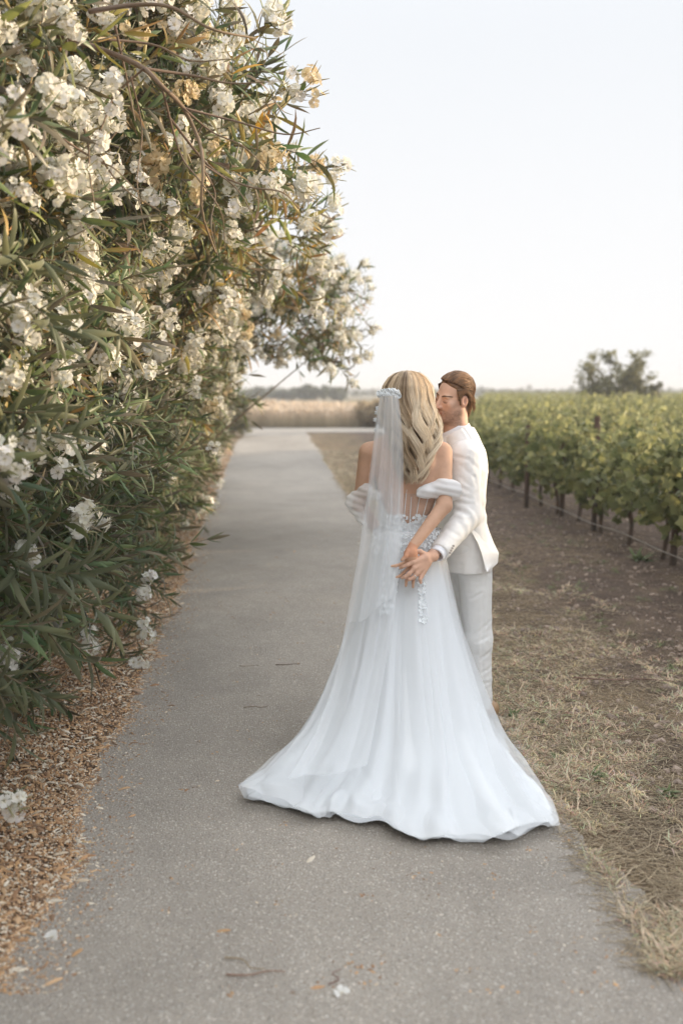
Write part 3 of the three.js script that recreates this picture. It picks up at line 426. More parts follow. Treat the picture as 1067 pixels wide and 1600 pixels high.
function tree(name, o) { // trunk, limbs and a crown of leaf clumps
  const r = rng(o.seed), t = thing(name, o.p, o.label, o.cat ?? 'tree', o.group), w = new GB(), g = new GB(), tips = [];
  const H = o.h, W = o.w; w.tube(curve([V(0, -0.05, 0), V(0.03 * H, H * 0.25, 0), V(-0.01 * H, H * 0.5, 0)], 6), (u) => H * 0.028 * (1 - 0.5 * u), 7, [0.13, 0.10, 0.075]);
  for (let k = 0; k < o.limbs; k++) { const a = k / o.limbs * 6.28 + r(), rr = W * (0.35 + 0.65 * Math.sqrt(r())), h = H * (o.low + (1 - o.low) * (0.15 + 0.85 * r() ** 0.8)), e = V(Math.cos(a) * rr * (1 - 0.45 * (h / H - 0.6) * (o.cone ?? 1)), h, Math.sin(a) * rr); w.tube(curve([V(0, H * (0.15 + 0.3 * r()), 0), V(e.x * 0.4, H * 0.1 + h * 0.55, e.z * 0.4), e], 6), (u) => H * 0.011 * (1 - 0.75 * u), 5, [0.14, 0.11, 0.08]); tips.push(e); for (let j = 0; j < 2; j++) tips.push(e.clone().multiplyScalar(0.6 + 0.35 * r()).add(V((r() - 0.5) * W * 0.3, H * 0.12 * r(), (r() - 0.5) * W * 0.3))); }
  for (const e of tips) for (let i = 0; i < o.leaves; i++) { const d = V(r() - 0.5, (r() - 0.5) * 0.8, r() - 0.5).multiplyScalar(o.clump * 2 * r() ** 0.5), tt = 0.7 + 0.6 * r(); g.add(vineLeaf, M4(e.clone().add(d), Q(r() * 6, r() * 6, r() * 6), o.leaf * (0.7 + 0.6 * r())), [o.c[0] * tt, o.c[1] * tt, o.c[2] * tt]); }
  part('trunk', w.geo(), barkMat, t, true); part('crown', g.geo(), vineMat, t, true); return t;
}
tree('lone_tree', { seed: 41, p: V(at(958, 640, -44).x, 0, -44), h: 3.35, w: 1.5, limbs: 34, low: 0.30, cone: -0.5, leaves: 26, clump: 0.34, leaf: 1.3, c: [0.24, 0.23, 0.12], label: 'lone airy tree standing above the vines against the sky' });
tree('sapling', { seed: 42, p: V(at(1022, 640, -44).x, 0, -44), h: 2.1, w: 0.3, limbs: 6, low: 0.75, leaves: 10, clump: 0.12, leaf: 1.4, c: [0.17, 0.16, 0.09], label: 'thin sapling just right of the lone tree' });
[[455, 170, 2.3, 3.6], [494, 160, 2.7, 3.4], [527, 170, 2.1, 1.5], [410, 185, 2.2, 4]].forEach(([px, d, h, w], k) => tree('round_tree', { seed: 50 + k, p: V(at(px, 620, -d).x, 0, -d), h, w, limbs: 26, low: 0.12, leaves: 26, clump: 0.5, leaf: 4, c: [0.10, 0.115, 0.065], label: ['wide dark low tree beyond the reeds, left of the tallest', 'tallest dark rounded tree beyond the reeds', 'small dark tree beyond the reeds nearest the woman', 'pale low tree beyond the reeds nearest the hedge'][k] }));
tree('end_shrub', { seed: 57, p: V(at(352, 680, -37).x, 0, -37), h: 1.5, w: 0.9, limbs: 22, low: 0.1, leaves: 40, clump: 0.35, leaf: 1.6, c: [0.17, 0.17, 0.10], label: 'soft shrub at the far end of the hedge', cat: 'shrub' });
tree('brown_shrub', { seed: 58, p: V(at(585, 678, -46.9).x, 0, -46.9), h: 1.25, w: 0.8, limbs: 18, low: 0.1, leaves: 40, clump: 0.3, leaf: 1.2, c: [0.40, 0.32, 0.21], label: 'brownish bush in the reeds just left of the woman', cat: 'shrub' });
// a row of young trees out in the vineyard, right of the frame: their shade lies over the couple, the path and the low hedge
[[-5.6, 3.5, 1.25], [-7.4, 3.3, 1.2], [-9.0, 3.6, 1.2], [-3.8, 3.4, 1.2]].forEach(([z, h, w], k) => tree('shade_tree', { seed: 80 + k, p: V(9.4, 0, z), h, w, limbs: 34, low: 0.12, cone: 0.1, leaves: 34, clump: 0.42, leaf: 1.5, c: [0.13, 0.15, 0.07], group: 'young trees outside the frame', label: 'young bushy tree outside the right frame edge, ' + nth[k] + ' of its row' }));
{ // far wood lines and hills
  const r = rng(71), b = new GB(); for (let i = 0; i < 2600; i++) { const d = [240, 330, 460, 700][i % 4] * (1 + 0.05 * r()), x = (r() - 0.5) * d * 1.1, h = 1.0 + d * (0.0012 + 0.0032 * (0.5 + fbm(x / d * 30, i % 4, 3))) * r(); b.add(vineLeaf, M4(V(x, h, -d), Q(r() * 6, r() * 6, r() * 6), 16 * d / 300 * (0.7 + 0.6 * r())), [0.06 + 0.03 * r(), 0.08, 0.05]); }
  const m = new THREE.Mesh(b.geo(), vineMat); m.name = 'treeline'; scene.add(m); tag(m, 'hazy far-off line of woods along the horizon', 'woods', null, 'stuff');
  const g = new GB(); for (let k = 0; k < 3; k++) g.sheet(200, 4, (u, v) => { const z = -900 - 250 * k, x = (u - 0.5) * 1800 * (1 + 0.3 * k), h = (4.2 + 1.9 * k) * (0.85 + 0.5 * fbm(x / 230, k * 7)); return { p: V(x, -0.5 + h * v, z - 120 * v), c: [0.11, 0.13, 0.09] }; });
  struct('hills', g.geo(), std({ vertexColors: true, roughness: 1 }));
}
// ---------------------------------------------------------------- the couple
const skinMat = phy({ vertexColors: true, roughness: 0.62, specularIntensity: 0.5, sheen: 0.15, sheenRoughness: 0.6, sheenColor: new THREE.Color(0.9, 0.6, 0.45) });
const hairMat = phy({ vertexColors: true, roughness: 0.42, specularIntensity: 0.7 });
const CL = [1, 1, 1];
const clothTex = (() => { const n = 256; const r = rng(5); const w = new Float32Array(n * n).map(() => r()); return tex(n, (x, y) => { const v = 0.5 + 0.25 * Math.sin(x * Math.PI / 2) * (y & 4 ? 1 : -1) + 0.3 * (w[y * n + x] - 0.5); return [v, v, v]; }); })();
const linenBump = clothTex.clone(); linenBump.repeat.set(14, 14);
const suitMat = std({ color: new THREE.Color(0.90, 0.885, 0.865), roughness: 0.95, bumpMap: linenBump, bumpScale: 0.0006 });
const trouserMat = std({ color: new THREE.Color(0.86, 0.855, 0.84), roughness: 0.95, bumpMap: linenBump, bumpScale: 0.0006 });
const shirtMat = std({ color: new THREE.Color(0.86, 0.87, 0.92), roughness: 0.9 });
const satinMat = phy({ color: new THREE.Color(0.875, 0.895, 0.915), roughness: 0.7, sheen: 0.4, sheenRoughness: 0.5, sheenColor: new THREE.Color(1, 1, 1) });
const tulleMat = phy({ color: new THREE.Color(0.87, 0.893, 0.915), roughness: 0.95, transparent: true, opacity: 0.40, sheen: 0.3, sheenColor: new THREE.Color(1, 1, 1) });
const sleeveMat = phy({ color: new THREE.Color(0.90, 0.90, 0.905), roughness: 0.85, transmission: 0.25, thickness: 0, sheen: 0.4, sheenColor: new THREE.Color(1, 1, 1) });
const puffMat = phy({ color: new THREE.Color(0.90, 0.90, 0.90), roughness: 0.85, transparent: true, opacity: 0.55 });
const veilMat = phy({ color: new THREE.Color(0.88, 0.91, 0.94), roughness: 0.9, transparent: true, opacity: 0.27 });
const laceMat = phy({ color: new THREE.Color(0.86, 0.90, 0.93), roughness: 0.8, sheen: 0.3, sheenColor: new THREE.Color(1, 1, 1) });
const silverMat = std({ color: new THREE.Color(0.85, 0.83, 0.80), metalness: 1, roughness: 0.2 });
const nz = (x, y, z, f) => noise(x * f, y * f, z * f);

// ------------- bride
const BX = at(636, 800, -4.75).x, BZ = -4.75;
const bride = thing('person', V(BX, 0, BZ), 'bride in white off-shoulder gown with long train and veil, her back turned', 'person');
const torsoTab = [[1.50, 0.052, 0.055, 0], [1.455, 0.062, 0.06, 0], [1.425, 0.115, 0.072, 0], [1.38, 0.155, 0.088, 0.004], [1.32, 0.163, 0.098, 0.008], [1.25, 0.157, 0.10, 0.008], [1.15, 0.137, 0.092, 0.002], [1.04, 0.120, 0.086, 0], [0.95, 0.142, 0.10, 0.004], [0.85, 0.172, 0.118, 0.01], [0.70, 0.17, 0.11, 0.0]];
const torsoX = (y) => BX + 0.012 * smooth(y, 0.95, 1.5); // leans a little towards him
function torso(x, y, z) { const k = keys(torsoTab, y), dx = (x - torsoX(y)) / k[1], dz = (z - BZ - k[3]) / k[2]; const e = Math.pow(Math.pow(Math.abs(dx), 2.3) + Math.pow(Math.abs(dz), 2.3), 1 / 2.3); return Math.max((e - 1) * Math.min(k[1], k[2]) * 0.85, y - 1.47); }
const torsoP = (y, a, off) => { const k = keys(torsoTab, y), s = Math.sin(a), c = Math.cos(a), m = Math.pow(Math.pow(Math.abs(s), 2.3) + Math.pow(Math.abs(c), 2.3), -1 / 2.3); return V(torsoX(y) + s * m * (k[1] + off), y, BZ + k[3] + c * m * (k[2] + off)); };
const bj = { head: at(638, 612, -4.735), nape: at(637, 660, -4.74), neck: at(636, 684, -4.745), sl: at(576, 706, -4.75), sr: at(691, 706, -4.745), el: at(563, 790, -4.80), wl: at(590, 830, -5.02), er: at(694, 790, -4.63), wr: at(645, 853, -4.505) };
const Z6 = (x, y, z) => at(600 + x / 8.89, 840 + y / 8.89, z + 0.035);
function chain(pts, r0, r1) { const f = []; for (let i = 0; i < pts.length - 1; i++) f.push(cone(pts[i], pts[i + 1], lerp(r0, r1, i / (pts.length - 1)), lerp(r0, r1, (i + 1) / (pts.length - 1)))); return (x, y, z) => { let d = 9; for (const g of f) d = smin(d, g(x, y, z), 0.004); return d; }; }
const skinTone = (base, P, red = 0.5) => { const n = 0.97 + 0.07 * nz(P.x, P.y, P.z, 30) + 0.04 * nz(P.x, P.y, P.z, 120); return [base[0] * n, base[1] * n * (1 - 0.03 * red), base[2] * n * (1 - 0.06 * red)]; };
const BS = [0.65, 0.41, 0.29];
{
  const up = cone(bj.sr, bj.er, 0.047, 0.036), fo = cone(bj.er, bj.wr, 0.037, 0.0235), upl = cone(bj.sl, bj.el, 0.047, 0.037), fol = cone(bj.el, bj.wl, 0.036, 0.025);
  const neck = cone(bj.neck, bj.nape, 0.052, 0.05), skull = egg(bj.head, V(0.072, 0.092, 0.088)), jaw = egg(bj.head.clone().add(V(0.0, -0.06, -0.05)), V(0.055, 0.06, 0.055));
  const trapL = cone(bj.neck.clone().add(V(-0.02, 0.02, 0)), bj.sl.clone().add(V(0.02, 0.008, 0)), 0.04, 0.036), trapR = cone(bj.neck.clone().add(V(0.02, 0.02, 0)), bj.sr.clone().add(V(-0.02, 0.008, 0)), 0.04, 0.036);
  const f = (x, y, z) => {
    let t = torso(x, y, z);
    if (z > BZ) { const u = x - torsoX(y); t += 0.007 * Math.exp(-((u / 0.016) ** 2)) * smooth(y, 1.0, 1.1) * (1 - smooth(y, 1.38, 1.45)); for (const s of [-1, 1]) { t -= 0.010 * Math.exp(-(((u - s * 0.085) / 0.035) ** 2) - (((y - 1.335) / 0.055) ** 2)); t -= 0.005 * Math.exp(-(((u - s * 0.045) / 0.025) ** 2) - (((y - 1.15) / 0.09) ** 2)); } }
    let d = smin(t, smin(trapL(x, y, z), trapR(x, y, z), 0.02), 0.045);
    d = smin(d, neck(x, y, z), 0.04); d = smin(d, smin(skull(x, y, z), jaw(x, y, z), 0.04), 0.025);
    d = smin(d, smin(up(x, y, z), fo(x, y, z), 0.014), 0.020); d = smin(d, smin(upl(x, y, z), fol(x, y, z), 0.014), 0.020); return d;
  };
  const body = nets(f, V(BX - 0.34, 0.72, -5.10), V(BX + 0.26, 1.83, -4.46), 0.009, (P) => skinTone(BS, P));
  // right hand, palm towards us, laced into his fingers
  const w = bj.wr, palm = [Z6(330, 190, -4.515), Z6(300, 300, -4.51), Z6(360, 330, -4.512), Z6(430, 330, -4.515)];
  const H = [cone(w, Z6(350, 230, -4.518), 0.023, 0.024), cone(Z6(350, 230, -4.518), Z6(330, 330, -4.515), 0.022, 0.014), cone(Z6(380, 210, -4.52), Z6(390, 420, -4.52), 0.022, 0.015), cone(Z6(400, 230, -4.525), Z6(450, 440, -4.525), 0.020, 0.014)];
  const fin = [chain([Z6(330, 200, -4.505), Z6(300, 260, -4.488), Z6(250, 308, -4.480)], 0.0125, 0.0075), chain([Z6(330, 330, -4.515), Z6(230, 372, -4.508), Z6(160, 392, -4.505), Z6(105, 396, -4.507)], 0.0085, 0.0058), chain([Z6(360, 400, -4.52), Z6(280, 480, -4.514), Z6(220, 535, -4.506), Z6(172, 550, -4.502)], 0.0085, 0.006), chain([Z6(395, 425, -4.52), Z6(340, 530, -4.518), Z6(308, 600, -4.508), Z6(302, 668, -4.505)], 0.0085, 0.006), chain([Z6(445, 440, -4.525), Z6(420, 550, -4.52), Z6(402, 620, -4.51), Z6(400, 688, -4.507)], 0.0078, 0.0056)];
  const hand = nets((x, y, z) => { let d = 9; for (const g of H) d = smin(d, g(x, y, z), 0.014); for (const g of fin) d = smin(d, g(x, y, z), 0.006); return d; }, V(0.16, 0.74, -4.58), V(0.40, 1.0, -4.39), 0.003, (P) => skinTone(mixc(BS, [0.60, 0.31, 0.20], smooth(P.y, 0.93, 0.86)), P, 1.2));
  part('body', mergeGeometries([body, hand]), skinMat, bride);
}
{ // hair: a soft mass with wavy locks over it
  const r = rng(201), A = at(637, 600, -4.73), zc = (y) => 0;
  const mass = [egg(at(637, 611, -4.725), V(0.100, 0.112, 0.112)), cone(at(640, 625, -4.70), at(645, 660, -4.665), 0.095, 0.092), cone(at(645, 660, -4.665), at(648, 695, -4.64), 0.088, 0.06), cone(at(648, 695, -4.64), at(645, 725, -4.625), 0.056, 0.04), cone(at(645, 725, -4.625), at(640, 752, -4.618), 0.038, 0.008)];
  const f = (x, y, z) => { let d = 9; for (const g of mass) d = smin(d, g(x, y, z), 0.03); d += 0.012 * (z < -4.80 ? 1 : 0) + 0.004 * Math.sin(x * 130 + Math.sin(y * 26) * 3); if (z < -4.79) d = smax(d, (-4.80 - z) * 0.8 - (y - 1.69) * 0.6, 0.02); return d + 0.017; };
  const tone = (t, k) => { const base = mixc([0.19, 0.125, 0.075], [0.84, 0.64, 0.43], k), tip = mixc([0.42, 0.29, 0.175], [0.98, 0.85, 0.66], k); return mixc(base, tip, smooth(t, 0.1, 0.7)); };
  const g = [nets(f, V(BX - 0.17, 1.18, -4.86), V(BX + 0.17, 1.82, -4.50), 0.008, (P) => tone(0.4, 0.15 + 0.2 * nz(P.x, 0, P.z, 90)))];
  const b = new GB(), rows = [[579, 1, -4.735, 0.006], [583, 15, -4.73, 0.05], [590, 25, -4.725, 0.080], [604, 34, -4.725, 0.108], [622, 36, -4.722, 0.112], [645, 37.5, -4.70, 0.108], [668, 36, -4.675, 0.094], [690, 30, -4.655, 0.075], [712, 23, -4.64, 0.052], [735, 17, -4.63, 0.036], [757, 8, -4.62, 0.016]];
  const cx = [637, 637, 637, 637, 638, 640, 643, 648, 647, 645, 641];
  const at2 = (t, u, lift) => { const q = t * (rows.length - 1), i = Math.min(Math.floor(q), rows.length - 2), s = q - i, R = rows[i].map((v, k) => lerp(v, rows[i + 1][k], s)), c = lerp(cx[i], cx[i + 1], s), th = u * 1.75; const half = R[1] / 328; return at(c, R[0], R[2]).add(V(Math.sin(th) * (half + lift), 0, Math.cos(th) * (R[3] + lift))); };
  for (let s = 0; s < 4200; s++) {
    const u = (r() * 2 - 1), k = clamp(0.62 + 0.7 * noise(u * 11, 3) + 0.5 * (r() - 0.5), 0, 1), thick = r() < 0.06, t1 = lerp(0.62, 1.0, r() ** 0.6), t0 = 0.01 + 0.13 * r() * r() * r(), lift = 0.001 + 0.007 * r() + (r() < 0.05 ? 0.012 * r() : 0), lock = Math.round(u * 5.5), ph = u * 5.2 + 1.1 * lock + r() * 0.6, amp = 0.020 + 0.007 * r(), u2 = u * (0.9 + 0.2 * r()), pts = [], n = 26;
    for (let i = 0; i <= n; i++) { const q = i / n, t = lerp(t0, t1, q), wv = smooth(t, 0.30, 0.62), p = at2(t, lerp(u, u2, q), lift); p.x += wv * amp * Math.sin(t * 17 + ph) + 0.0009 * Math.sin(t * 33 + s); p.z += wv * amp * 0.8 * Math.cos(t * 17 + ph * 1.3); pts.push(p); }
    const rad = thick ? 0.0030 : 0.0007 + 0.0011 * r(); b.tube(pts, (q) => rad * (0.45 + 0.55 * Math.sin(Math.PI * Math.min(1, 0.2 + q * 0.75))) * (q > 0.9 ? (1 - q) * 8 + 0.2 : 1), thick ? 5 : 3, (q) => tone(q, k), 0.6);
  }
  g.push(b.geo()); part('hair', mergeGeometries(g), hairMat, bride);
}
// ------------- gown: surface of the skirt by angle (0 towards the camera, positive to the right) and t from waist to hem
const hemPx = [[-152, null, [0.08, -5.10]], [-130, null, [-0.05, -4.70]], [-116, [446, 1200]], [-103, [378, 1243]], [-88, [381, 1262]], [-76, [404, 1266]], [-64, [440, 1277]], [-52, [482, 1290]], [-38, [520, 1290]], [-25, [560, 1301]], [-14, [588, 1300]], [-5, [618, 1317]], [6, [655, 1329]], [17, [692, 1329]], [29, [730, 1331]], [41, [770, 1332]], [54, [805, 1327]], [66, [838, 1314]], [80, [876, 1306]], [100, null, [0.78, -4.28]], [124, null, [0.72, -4.80]], [152, null, [0.58, -5.12]], [180, null, [0.28, -5.22]]];
const hemPts = hemPx.map(([a, p, w]) => ({ a: a * Math.PI / 180, p: p ? onGround(p[0], p[1], 0.012) : V(w[0], 0.012, w[1]) }));
const hemCurve = new THREE.CatmullRomCurve3(hemPts.map((h) => h.p), true, 'centripetal');
const hemA = hemPts.map((h) => h.a);
function hemAt(a) { while (a < hemA[0]) a += 2 * Math.PI; while (a >= hemA[0] + 2 * Math.PI) a -= 2 * Math.PI; const n = hemA.length; let i = n - 1; for (let k = 0; k < n - 1; k++) if (a < hemA[k + 1]) { i = k; break; } const a1 = i === n - 1 ? hemA[0] + 2 * Math.PI : hemA[i + 1]; return hemCurve.getPoint((i + (a - hemA[i]) / (a1 - hemA[i])) / n); }
const WAIST = 1.02;
function skirt(t, a, o) { // o: off (metres out), amp of folds, seed, end (share of the train kept), ruffle
  const wa = torsoP(WAIST, a, 0.008 + o.off), hm0 = hemAt(a), foot = V(BX + Math.sin(a) * 0.33, 0.012, BZ + Math.cos(a) * 0.27), hm = foot.lerp(hm0, o.end); hm.y = 0.012 + Math.max(0, o.off) * 0.5;
  const out = V(Math.sin(a), 0, Math.cos(a)), dist = Math.hypot(hm.x - wa.x, hm.z - wa.z), wide = smooth(dist, 0.25, 0.8);
  const c1 = wa.clone().add(V(0, -0.40, 0)).addScaledVector(out, 0.055).lerp(V(lerp(wa.x, hm.x, 0.22), WAIST - 0.42, lerp(wa.z, hm.z, 0.22)), 0.7);
  const c2 = V(lerp(wa.x, hm.x, lerp(0.64, 0.40, wide)), lerp(0.26, 0.085, wide), lerp(wa.z, hm.z, lerp(0.64, 0.40, wide)));
  const s = 1 - t, p = wa.multiplyScalar(s * s * s).addScaledVector(c1, 3 * s * s * t).addScaledVector(c2, 3 * s * t * t).addScaledVector(hm, t * t * t);
  const w = a + 0.22 * noise(Math.cos(a) * 2 + o.seed, Math.sin(a) * 2, t * 1.5 + o.seed), fold = 0.5 * Math.sin(w * 8 + o.seed) + 0.30 * Math.sin(w * 14 + o.seed * 2.3 + t) + 0.14 * Math.sin(w * 25 + o.seed * 4.1) + 0.65 * noise(w * 3.4, t * 2.6, o.seed);
  const grow = smooth(t, 0.0, 0.25) * 0.25 + 0.75 * smooth(t, 0.15, 0.85), lay = 1 - smooth(p.y, 0.0, 0.25);
  p.addScaledVector(out, fold * o.amp * grow * (1 - 0.55 * lay) + (o.off > 0 ? 0.005 : 0) * grow * fbm(w * 13, t * 8, o.seed, 3)); p.y += Math.max(0, 0.5 + fold) * o.amp * lay * 0.75 + Math.abs(noise(p.x * 5 + o.seed, p.z * 5)) * 0.035 * lay * wide + o.off * 0.3 * lay;
  const e = smooth(t, 0.90, 0.97); if (e > 0 && o.ruffle) { const q = Math.sin(a * 15 + 4 * noise(a * 2.2, o.seed) + o.seed), big = 0.25 + 1.3 * smooth(noise(a * 3.1, o.seed * 2), -0.25, 0.7); p.y += o.ruffle * big * e * (0.55 + 0.45 * q) * (1 - 0.7 * smooth(t, 0.975, 1)); p.addScaledVector(out, o.ruffle * big * 0.6 * e * Math.cos(a * 15 + o.seed) * (1 - smooth(t, 0.97, 1))); }
  if (p.y < 0.012) p.y = 0.012; return p;
}
function skirtGeo(o) { return new GB().sheet(300, 90, (u, v) => { const a = -Math.PI + u * 2 * Math.PI; return { p: skirt(v, a, o), c: CL }; }).geo(); }
const sk = [{ off: -0.004, amp: 0.020, seed: 1.3, end: 0.93, ruffle: 0.008 }, { off: 0.016, amp: 0.042, seed: 3.7, end: 0.985, ruffle: 0.022 }, { off: 0.030, amp: 0.046, seed: 6.1, end: 1.0, ruffle: 0.026 }];
part('underskirt', skirtGeo(sk[0]), satinMat, bride); part('skirt', skirtGeo(sk[1]), tulleMat, bride); part('overskirt', skirtGeo(sk[2]), tulleMat, bride);
{ // bodice: low lace back, thin white boning over a sheer panel
  const top = (a) => { const q = Math.abs(a); return q < 0.55 ? lerp(1.060, 1.085, q / 0.55) : q < 1.5 ? lerp(1.085, 1.22, smooth(q, 0.55, 1.4)) : 1.28; };
  const bod = part('bodice', new GB().sheet(120, 24, (u, v) => { const a = -Math.PI + u * 2 * Math.PI, y = lerp(WAIST - 0.03, top(a) + 0.006 * Math.sin(a * 34), v); return { p: torsoP(y, a, 0.009 + 0.002 * noise(a * 9, y * 40)), c: CL }; }).geo(), satinMat, bride);
  const b = new GB(); for (const [a0, a1, y1] of [[-0.62, -0.55, 1.24], [-0.40, -0.30, 1.25], [-0.20, -0.10, 1.22], [0.03, 0.05, 1.185], [0.20, 0.33, 1.215], [0.40, 0.62, 1.20], [0.64, 1.02, 1.20]]) { const pts = []; for (let k = 0; k <= 12; k++) { const t = k / 12; pts.push(torsoP(lerp(1.02, y1, t), lerp(a0, a1, t), 0.0085)); } b.tube(pts, (t) => 0.0026 - 0.0012 * t * t, 6, CL); }
  part('boning', b.geo(), laceMat, bride);
  part('sheer_back', new GB().sheet(60, 16, (u, v) => { const a = -1.35 + u * 2.7, y = lerp(1.05, 1.20 + 0.05 * smooth(Math.abs(a), 0.2, 1.2), v); return { p: torsoP(y, a, 0.0055), c: CL }; }).geo(), phy({ color: new THREE.Color(0.92, 0.92, 0.92), roughness: 0.9, transparent: true, opacity: 0.14 }), bride);
}
{ // lace flowers sewn on
  const r = rng(222), b = new GB(), fl = (() => { const q = new GB(); for (let k = 0; k < 5; k++) { const a = k * 1.2566, P = (rr, w, h) => V(Math.cos(a) * rr - Math.sin(a) * w, h, Math.sin(a) * rr + Math.cos(a) * w), i = [q.v(P(0, 0, 0), CL), q.v(P(0.011, -0.007, 0.004), CL), q.v(P(0.018, 0, 0.006), CL), q.v(P(0.011, 0.007, 0.004), CL)]; q.quad(...i); } return q.geo(); })();
  const sew = (t, a, s) => { const o = sk[2], p = t < 0 ? torsoP(WAIST - t, a, 0.013) : skirt(t, a, o), e = 0.02, n = (t < 0 ? V(Math.sin(a), 0.1, Math.cos(a)) : skirt(t, a + e, o).sub(p).cross(skirt(t + e, a, o).sub(p)).multiplyScalar(1)); if (n.z < 0) n.negate(); n.normalize(); b.add(fl, M4(p.addScaledVector(n, 0.004), lookQ(n.add(V((r() - 0.5) * 0.35, (r() - 0.5) * 0.35, 0)), V(0, 1, 0.2), r() * 6), s)); };
  for (let i = 0; i < 420; i++) { const y = 0.08 * (r() * 2 - 1); sew(y < 0 ? y : y, (r() - 0.5) * 2.6, 0.22 + 0.34 * r()); }
  for (let i = 0; i < 90; i++) { const t = 0.08 + 0.20 * r(); sew(t, -0.42 + 0.30 * (r() - 0.5) - 0.6 * (t - 0.15), 0.35 + 0.6 * r()); }
  for (let i = 0; i < 60; i++) { const t = 0.08 + 0.22 * r(); sew(t, 0.30 + 0.13 * (r() - 0.5), 0.3 + 0.45 * r()); }
  part('lace_applique', b.geo(), laceMat, bride);
}
{ // draped sleeves below the shoulders
  const wr = (x, y, z) => 0.0020 * Math.sin(x * 60 + y * 190 + 2.2 * nz(x, y, z, 11)) + 0.0045 * nz(x, y, z, 15);
  const a = at(664, 768, -4.625), c = at(692, 764, -4.655), e = at(704, 766, -4.67);
  const fR = (x, y, z) => { let d = smin(cone(a, c, 0.026, 0.043)(x, y, z), cone(c, e, 0.047, 0.049)(x, y, z), 0.03); d = smin(d, cone(at(655, 770, -4.615), a, 0.018, 0.028)(x, y, z), 0.02); const in2 = cone(bj.sr, bj.er, 0.046, 0.034)(x, y, z); d = smax(d, -in2, 0.004); return d + wr(x, y, z); };
  const R = nets(fR, V(BX + 0.03, 1.08, -4.80), V(BX + 0.29, 1.34, -4.54), 0.005); part('sleeve', R, sleeveMat, bride);
  const fL = (x, y, z) => { let d = smin(cone(at(572, 768, -4.72), at(557, 785, -4.75), 0.035, 0.045)(x, y, z), cone(at(557, 785, -4.75), at(569, 818, -4.72), 0.045, 0.018)(x, y, z), 0.03); d = smin(d, cone(at(572, 768, -4.72), at(590, 775, -4.66), 0.034, 0.02)(x, y, z), 0.02); return d + 1.2 * wr(x, y, z); };
  part('sleeve', nets(fL, V(BX - 0.34, 1.0, -4.86), V(BX - 0.08, 1.32, -4.58), 0.006), puffMat, bride);
}
